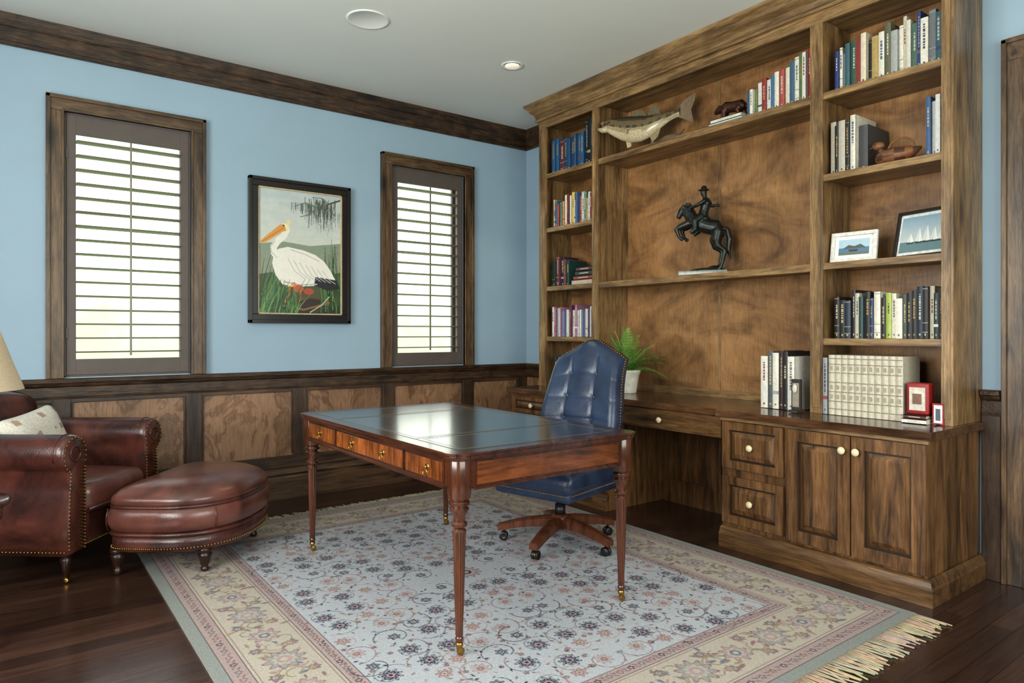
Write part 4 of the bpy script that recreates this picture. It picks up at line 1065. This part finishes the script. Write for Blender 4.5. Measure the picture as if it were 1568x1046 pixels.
# ------------------------------------------------------------------ bronze bronco rider
BRZ = plain('bronze_patina', C(52, 56, 54), .36, .75, 25, .25, .2)
e = empty('bronze_bronco_rider_sculpture', (3.68, 2.81, 1.576))
MS = Matrix.Translation((3.68, 2.815, 1.5775)) @ Matrix.Rotation(radians(-62), 4, 'Z') @ Matrix.Scale(1.07, 4)
m = MB(); m.M = MS
m.rbox((0, 0, .014), (.145, .075, .014), .004, mid=2, col=C(130, 138, 132)); m.build('base', [colmat('marble_base', .25)], 0, e)
m = MB(); m.M = MS; z_ = .028
def T(pts, rads, seg=12): m.tube([(p[0], p[1], p[2]+z_) for p in pts], rads, seg)
m.ell((0.02, 0, z_+.002), (.11, .055, .02)); m.ell((.06, .01, z_+.01), (.05, .035, .025))
T([(.105, 0, .235), (.07, 0, .262), (.02, 0, .275), (-.04, 0, .30), (-.075, 0, .325), (-.09, 0, .34)], [.02, .05, .048, .050, .045, .03])
T([(-.07, 0, .325), (-.10, 0, .365), (-.115, .003, .395), (-.125, .005, .405)], [.042, .033, .026, .018])
T([(-.112, .004, .408), (-.135, .006, .385), (-.155, .008, .350), (-.162, .009, .335)], [.02, .023, .016, .013])
T([(-.112, .014, .405), (-.105, .016, .43)], [.008, .003], 6); T([(-.112, -.008, .405), (-.105, -.012, .43)], [.008, .003], 6)
for i in range(6):
    t = i/5; T([(-.075-.035*t, 0, .365+.045*t), (-.05-.03*t, .008*(-1)**i, .372+.055*t)], [.013, .004], 6)
for s, k in ((1, 0), (-1, .02)):
    T([(-.08, s*.028, .30), (-.125-k, s*.032, .275), (-.145-k, s*.032, .262), (-.128-k, s*.03, .215), (-.105-k, s*.03, .195)], [.026, .019, .015, .010, .012])
for s, k in ((1, 0), (-1, .022)):
    T([(.085, s*.026, .24), (.055+k, s*.034, .185), (.062+k, s*.034, .15), (.105+k, s*.03, .115), (.09+k, s*.03, .05), (.075+k, s*.03, .01)], [.04, .032, .022, .015, .010, .013])
T([(.105, 0, .262), (.135, 0, .25), (.15, 0, .19), (.142, 0, .12), (.155, .005, .07)], [.010, .016, .019, .014, .004])
m.ell((-.005, 0, z_+.322), (.04, .04, .022))
T([(-.01, 0, .335), (0, 0, .375), (.012, 0, .42), (.008, 0, .445)], [.034, .028, .036, .022])
T([(.005, 0, .44), (.0, 0, .468)], [.014, .014]); m.ell((-.004, 0, z_+.482), (.020, .018, .024))
m.ell((-.004, 0, z_+.499), (.036, .030, .006)); m.ell((-.002, 0, z_+.510), (.019, .017, .018))
for s in (1, -1):
    T([(-.01, s*.022, .335), (-.05, s*.048, .305), (-.048, s*.054, .25), (-.075, s*.054, .232)], [.026, .024, .018, .012])
T([(.01, -.032, .43), (-.035, -.045, .40), (-.075, -.02, .395)], [.014, .011, .009]); T([(.01, .032, .43), (.04, .05, .405), (.07, .045, .41), (.085, .04, .40)], [.014, .011, .009, .008])
m.ell((-.08, -.018, z_+.396), .012)
m.build('horse_and_rider', [BRZ], 0, e, remesh=.0045)

m = MB()
m.M = Matrix.Translation((3.635, 2.565, 2.5415)) @ Matrix.Rotation(radians(-84), 4, 'Z')
m.tube([(.085, 0, .055), (.06, 0, .068), (.0, 0, .07), (-.045, 0, .078), (-.075, 0, .072)], [.018, .036, .034, .036, .024], 12)
m.tube([(-.07, 0, .075), (-.10, 0, .07), (-.125, 0, .055)], [.024, .022, .010], 12)
for s in (1, -1):
    m.ell((-.09, s*.016, .094), .007, 8, 6)
    m.tube([(-.05, s*.02, .06), (-.058-.01*s, s*.022, .025), (-.062-.012*s, s*.022, .004)], [.02, .013, .012], 10)
    m.tube([(.06, s*.02, .055), (.05+.01*s, s*.024, .032), (.066+.01*s, s*.022, .018), (.058+.01*s, s*.022, .004)], [.024, .016, .011, .012], 10)
m.tube([(.088, 0, .06), (.1, 0, .045)], [.008, .004], 8)
m.build('bronze_bear_figurine', [plain('brown_bronze', C(74, 46, 34), .35, .6, 25, .2)], remesh=.004)

m = MB(); m.M = Matrix.Translation((3.60, 1.575, 2.0515)) @ Matrix.Rotation(radians(-84), 4, 'Z') @ Matrix.Scale(.92, 4)
BR1, BR2 = C(128, 80, 44), C(74, 44, 28)
def dc(c): return BR2 if sin(c.x*90)*sin(c.z*120) > .2 else BR1
rings = []
for t, w, h, zc in ((-.11, .012, .014, .04), (-.095, .04, .032, .042), (-.06, .055, .044, .046), (0, .06, .048, .049), (.05, .05, .04, .05), (.085, .03, .024, .058), (.115, .012, .008, .07), (.12, .004, .003, .072)):
    rings.append([(t, w*cos(2*pi*j/24), max(0.0, zc+h*sin(2*pi*j/24))) for j in range(24)])
m.loft(rings, dc)
m.tube([(-.075, 0, .07), (-.085, 0, .095), (-.09, 0, .11)], [.026, .018, .018], 14, BR2)
m.ell((-.096, 0, .118), (.032, .024, .024), col=BR1); m.tube([(-.12, 0, .114), (-.15, 0, .106)], [.012, .007], 10, C(60, 50, 40), flat=.5)
for s in (1, -1): m.ell((-.108, s*.021, .124), .004, 8, 6, col=C(10, 10, 10))
m.torus((.02, 0, .07), .07, .005, Matrix(((1, 0, 0), (0, 0, -1), (0, 1, 0))), 24, 0, 0, pi, col=BR1)
m.build('carved_duck_decoy', [colmat('carved_wood', .5, nscale=50)])
m = MB(); rng = random.Random(1); book(m, 1.766, .045, 2.051, .24, .23, 3.60, C(70, 72, 74), rng); m.build('archive_box_book', [BOOKM])

# ------------------------------------------------------------------ lights & world
w = bpy.data.worlds.new('World'); scene.world = w; w.use_nodes = True; nt = w.node_tree
bg = nt.nodes['Background']
tc = N(nt, 'ShaderNodeTexCoord'); sp = N(nt, 'ShaderNodeSeparateXYZ'); nt.links.new(tc.outputs['Generated'], sp.inputs[0])
nn = noise(nt, tc.outputs['Generated'], 9, 5, .6)
ad = N(nt, 'ShaderNodeMath', operation='MULTIPLY_ADD'); nt.links.new(nn, ad.inputs[0]); ad.inputs[1].default_value = .30; nt.links.new(sp.outputs['Z'], ad.inputs[2])
r_ = ramp(nt, ad.outputs[0], [(.02, (.22, .30, .14)), (.15, (.34, .41, .24)), (.30, (.80, .86, .76)), (.6, (.92, .97, 1.0))])
nt.links.new(r_, bg.inputs['Color']); bg.inputs['Strength'].default_value = 3.6

def area(name, loc, rot, sx, sy, power, col):
    l = bpy.data.lights.new(name, 'AREA'); l.shape = 'RECTANGLE'; l.size = sx; l.size_y = sy; l.energy = power; l.color = col
    o = bpy.data.objects.new(name, l); scene.collection.objects.link(o); o.location = loc; o.rotation_euler = [radians(a) for a in rot]; return o
area('daylight_front_window', (1.3, YF-.2, 1.65), (104, 0, 0), 3.1, 1.75, 95, (1, .99, .96))
area('daylight_left_window', (XL-.2, 1.6, 1.65), (104, 0, -90), 2.7, 1.75, 205, (1, .99, .96))
sp_ = bpy.data.lights.new('downlight_spot', 'SPOT'); sp_.energy = 15; sp_.color = (1, .86, .66); sp_.spot_size = radians(110); sp_.shadow_soft_size = .05
o = bpy.data.objects.new('downlight_spot', sp_); scene.collection.objects.link(o); o.location = (2.83, 3.79, H-.03)

scene.view_settings.view_transform = 'Standard'
scene.view_settings.look = 'None'
scene.view_settings.exposure = 0.08
scene.view_settings.gamma = .95

cam = bpy.data.cameras.new('camera'); co = bpy.data.objects.new('camera', cam); scene.collection.objects.link(co)
co.location = (0, 0, 1.2); co.rotation_euler = (radians(90), 0, -math.asin(.598))
cam.sensor_width = 36; cam.lens = 1037/1568*36; cam.shift_y = -.0081; cam.clip_start = .02
scene.camera = co
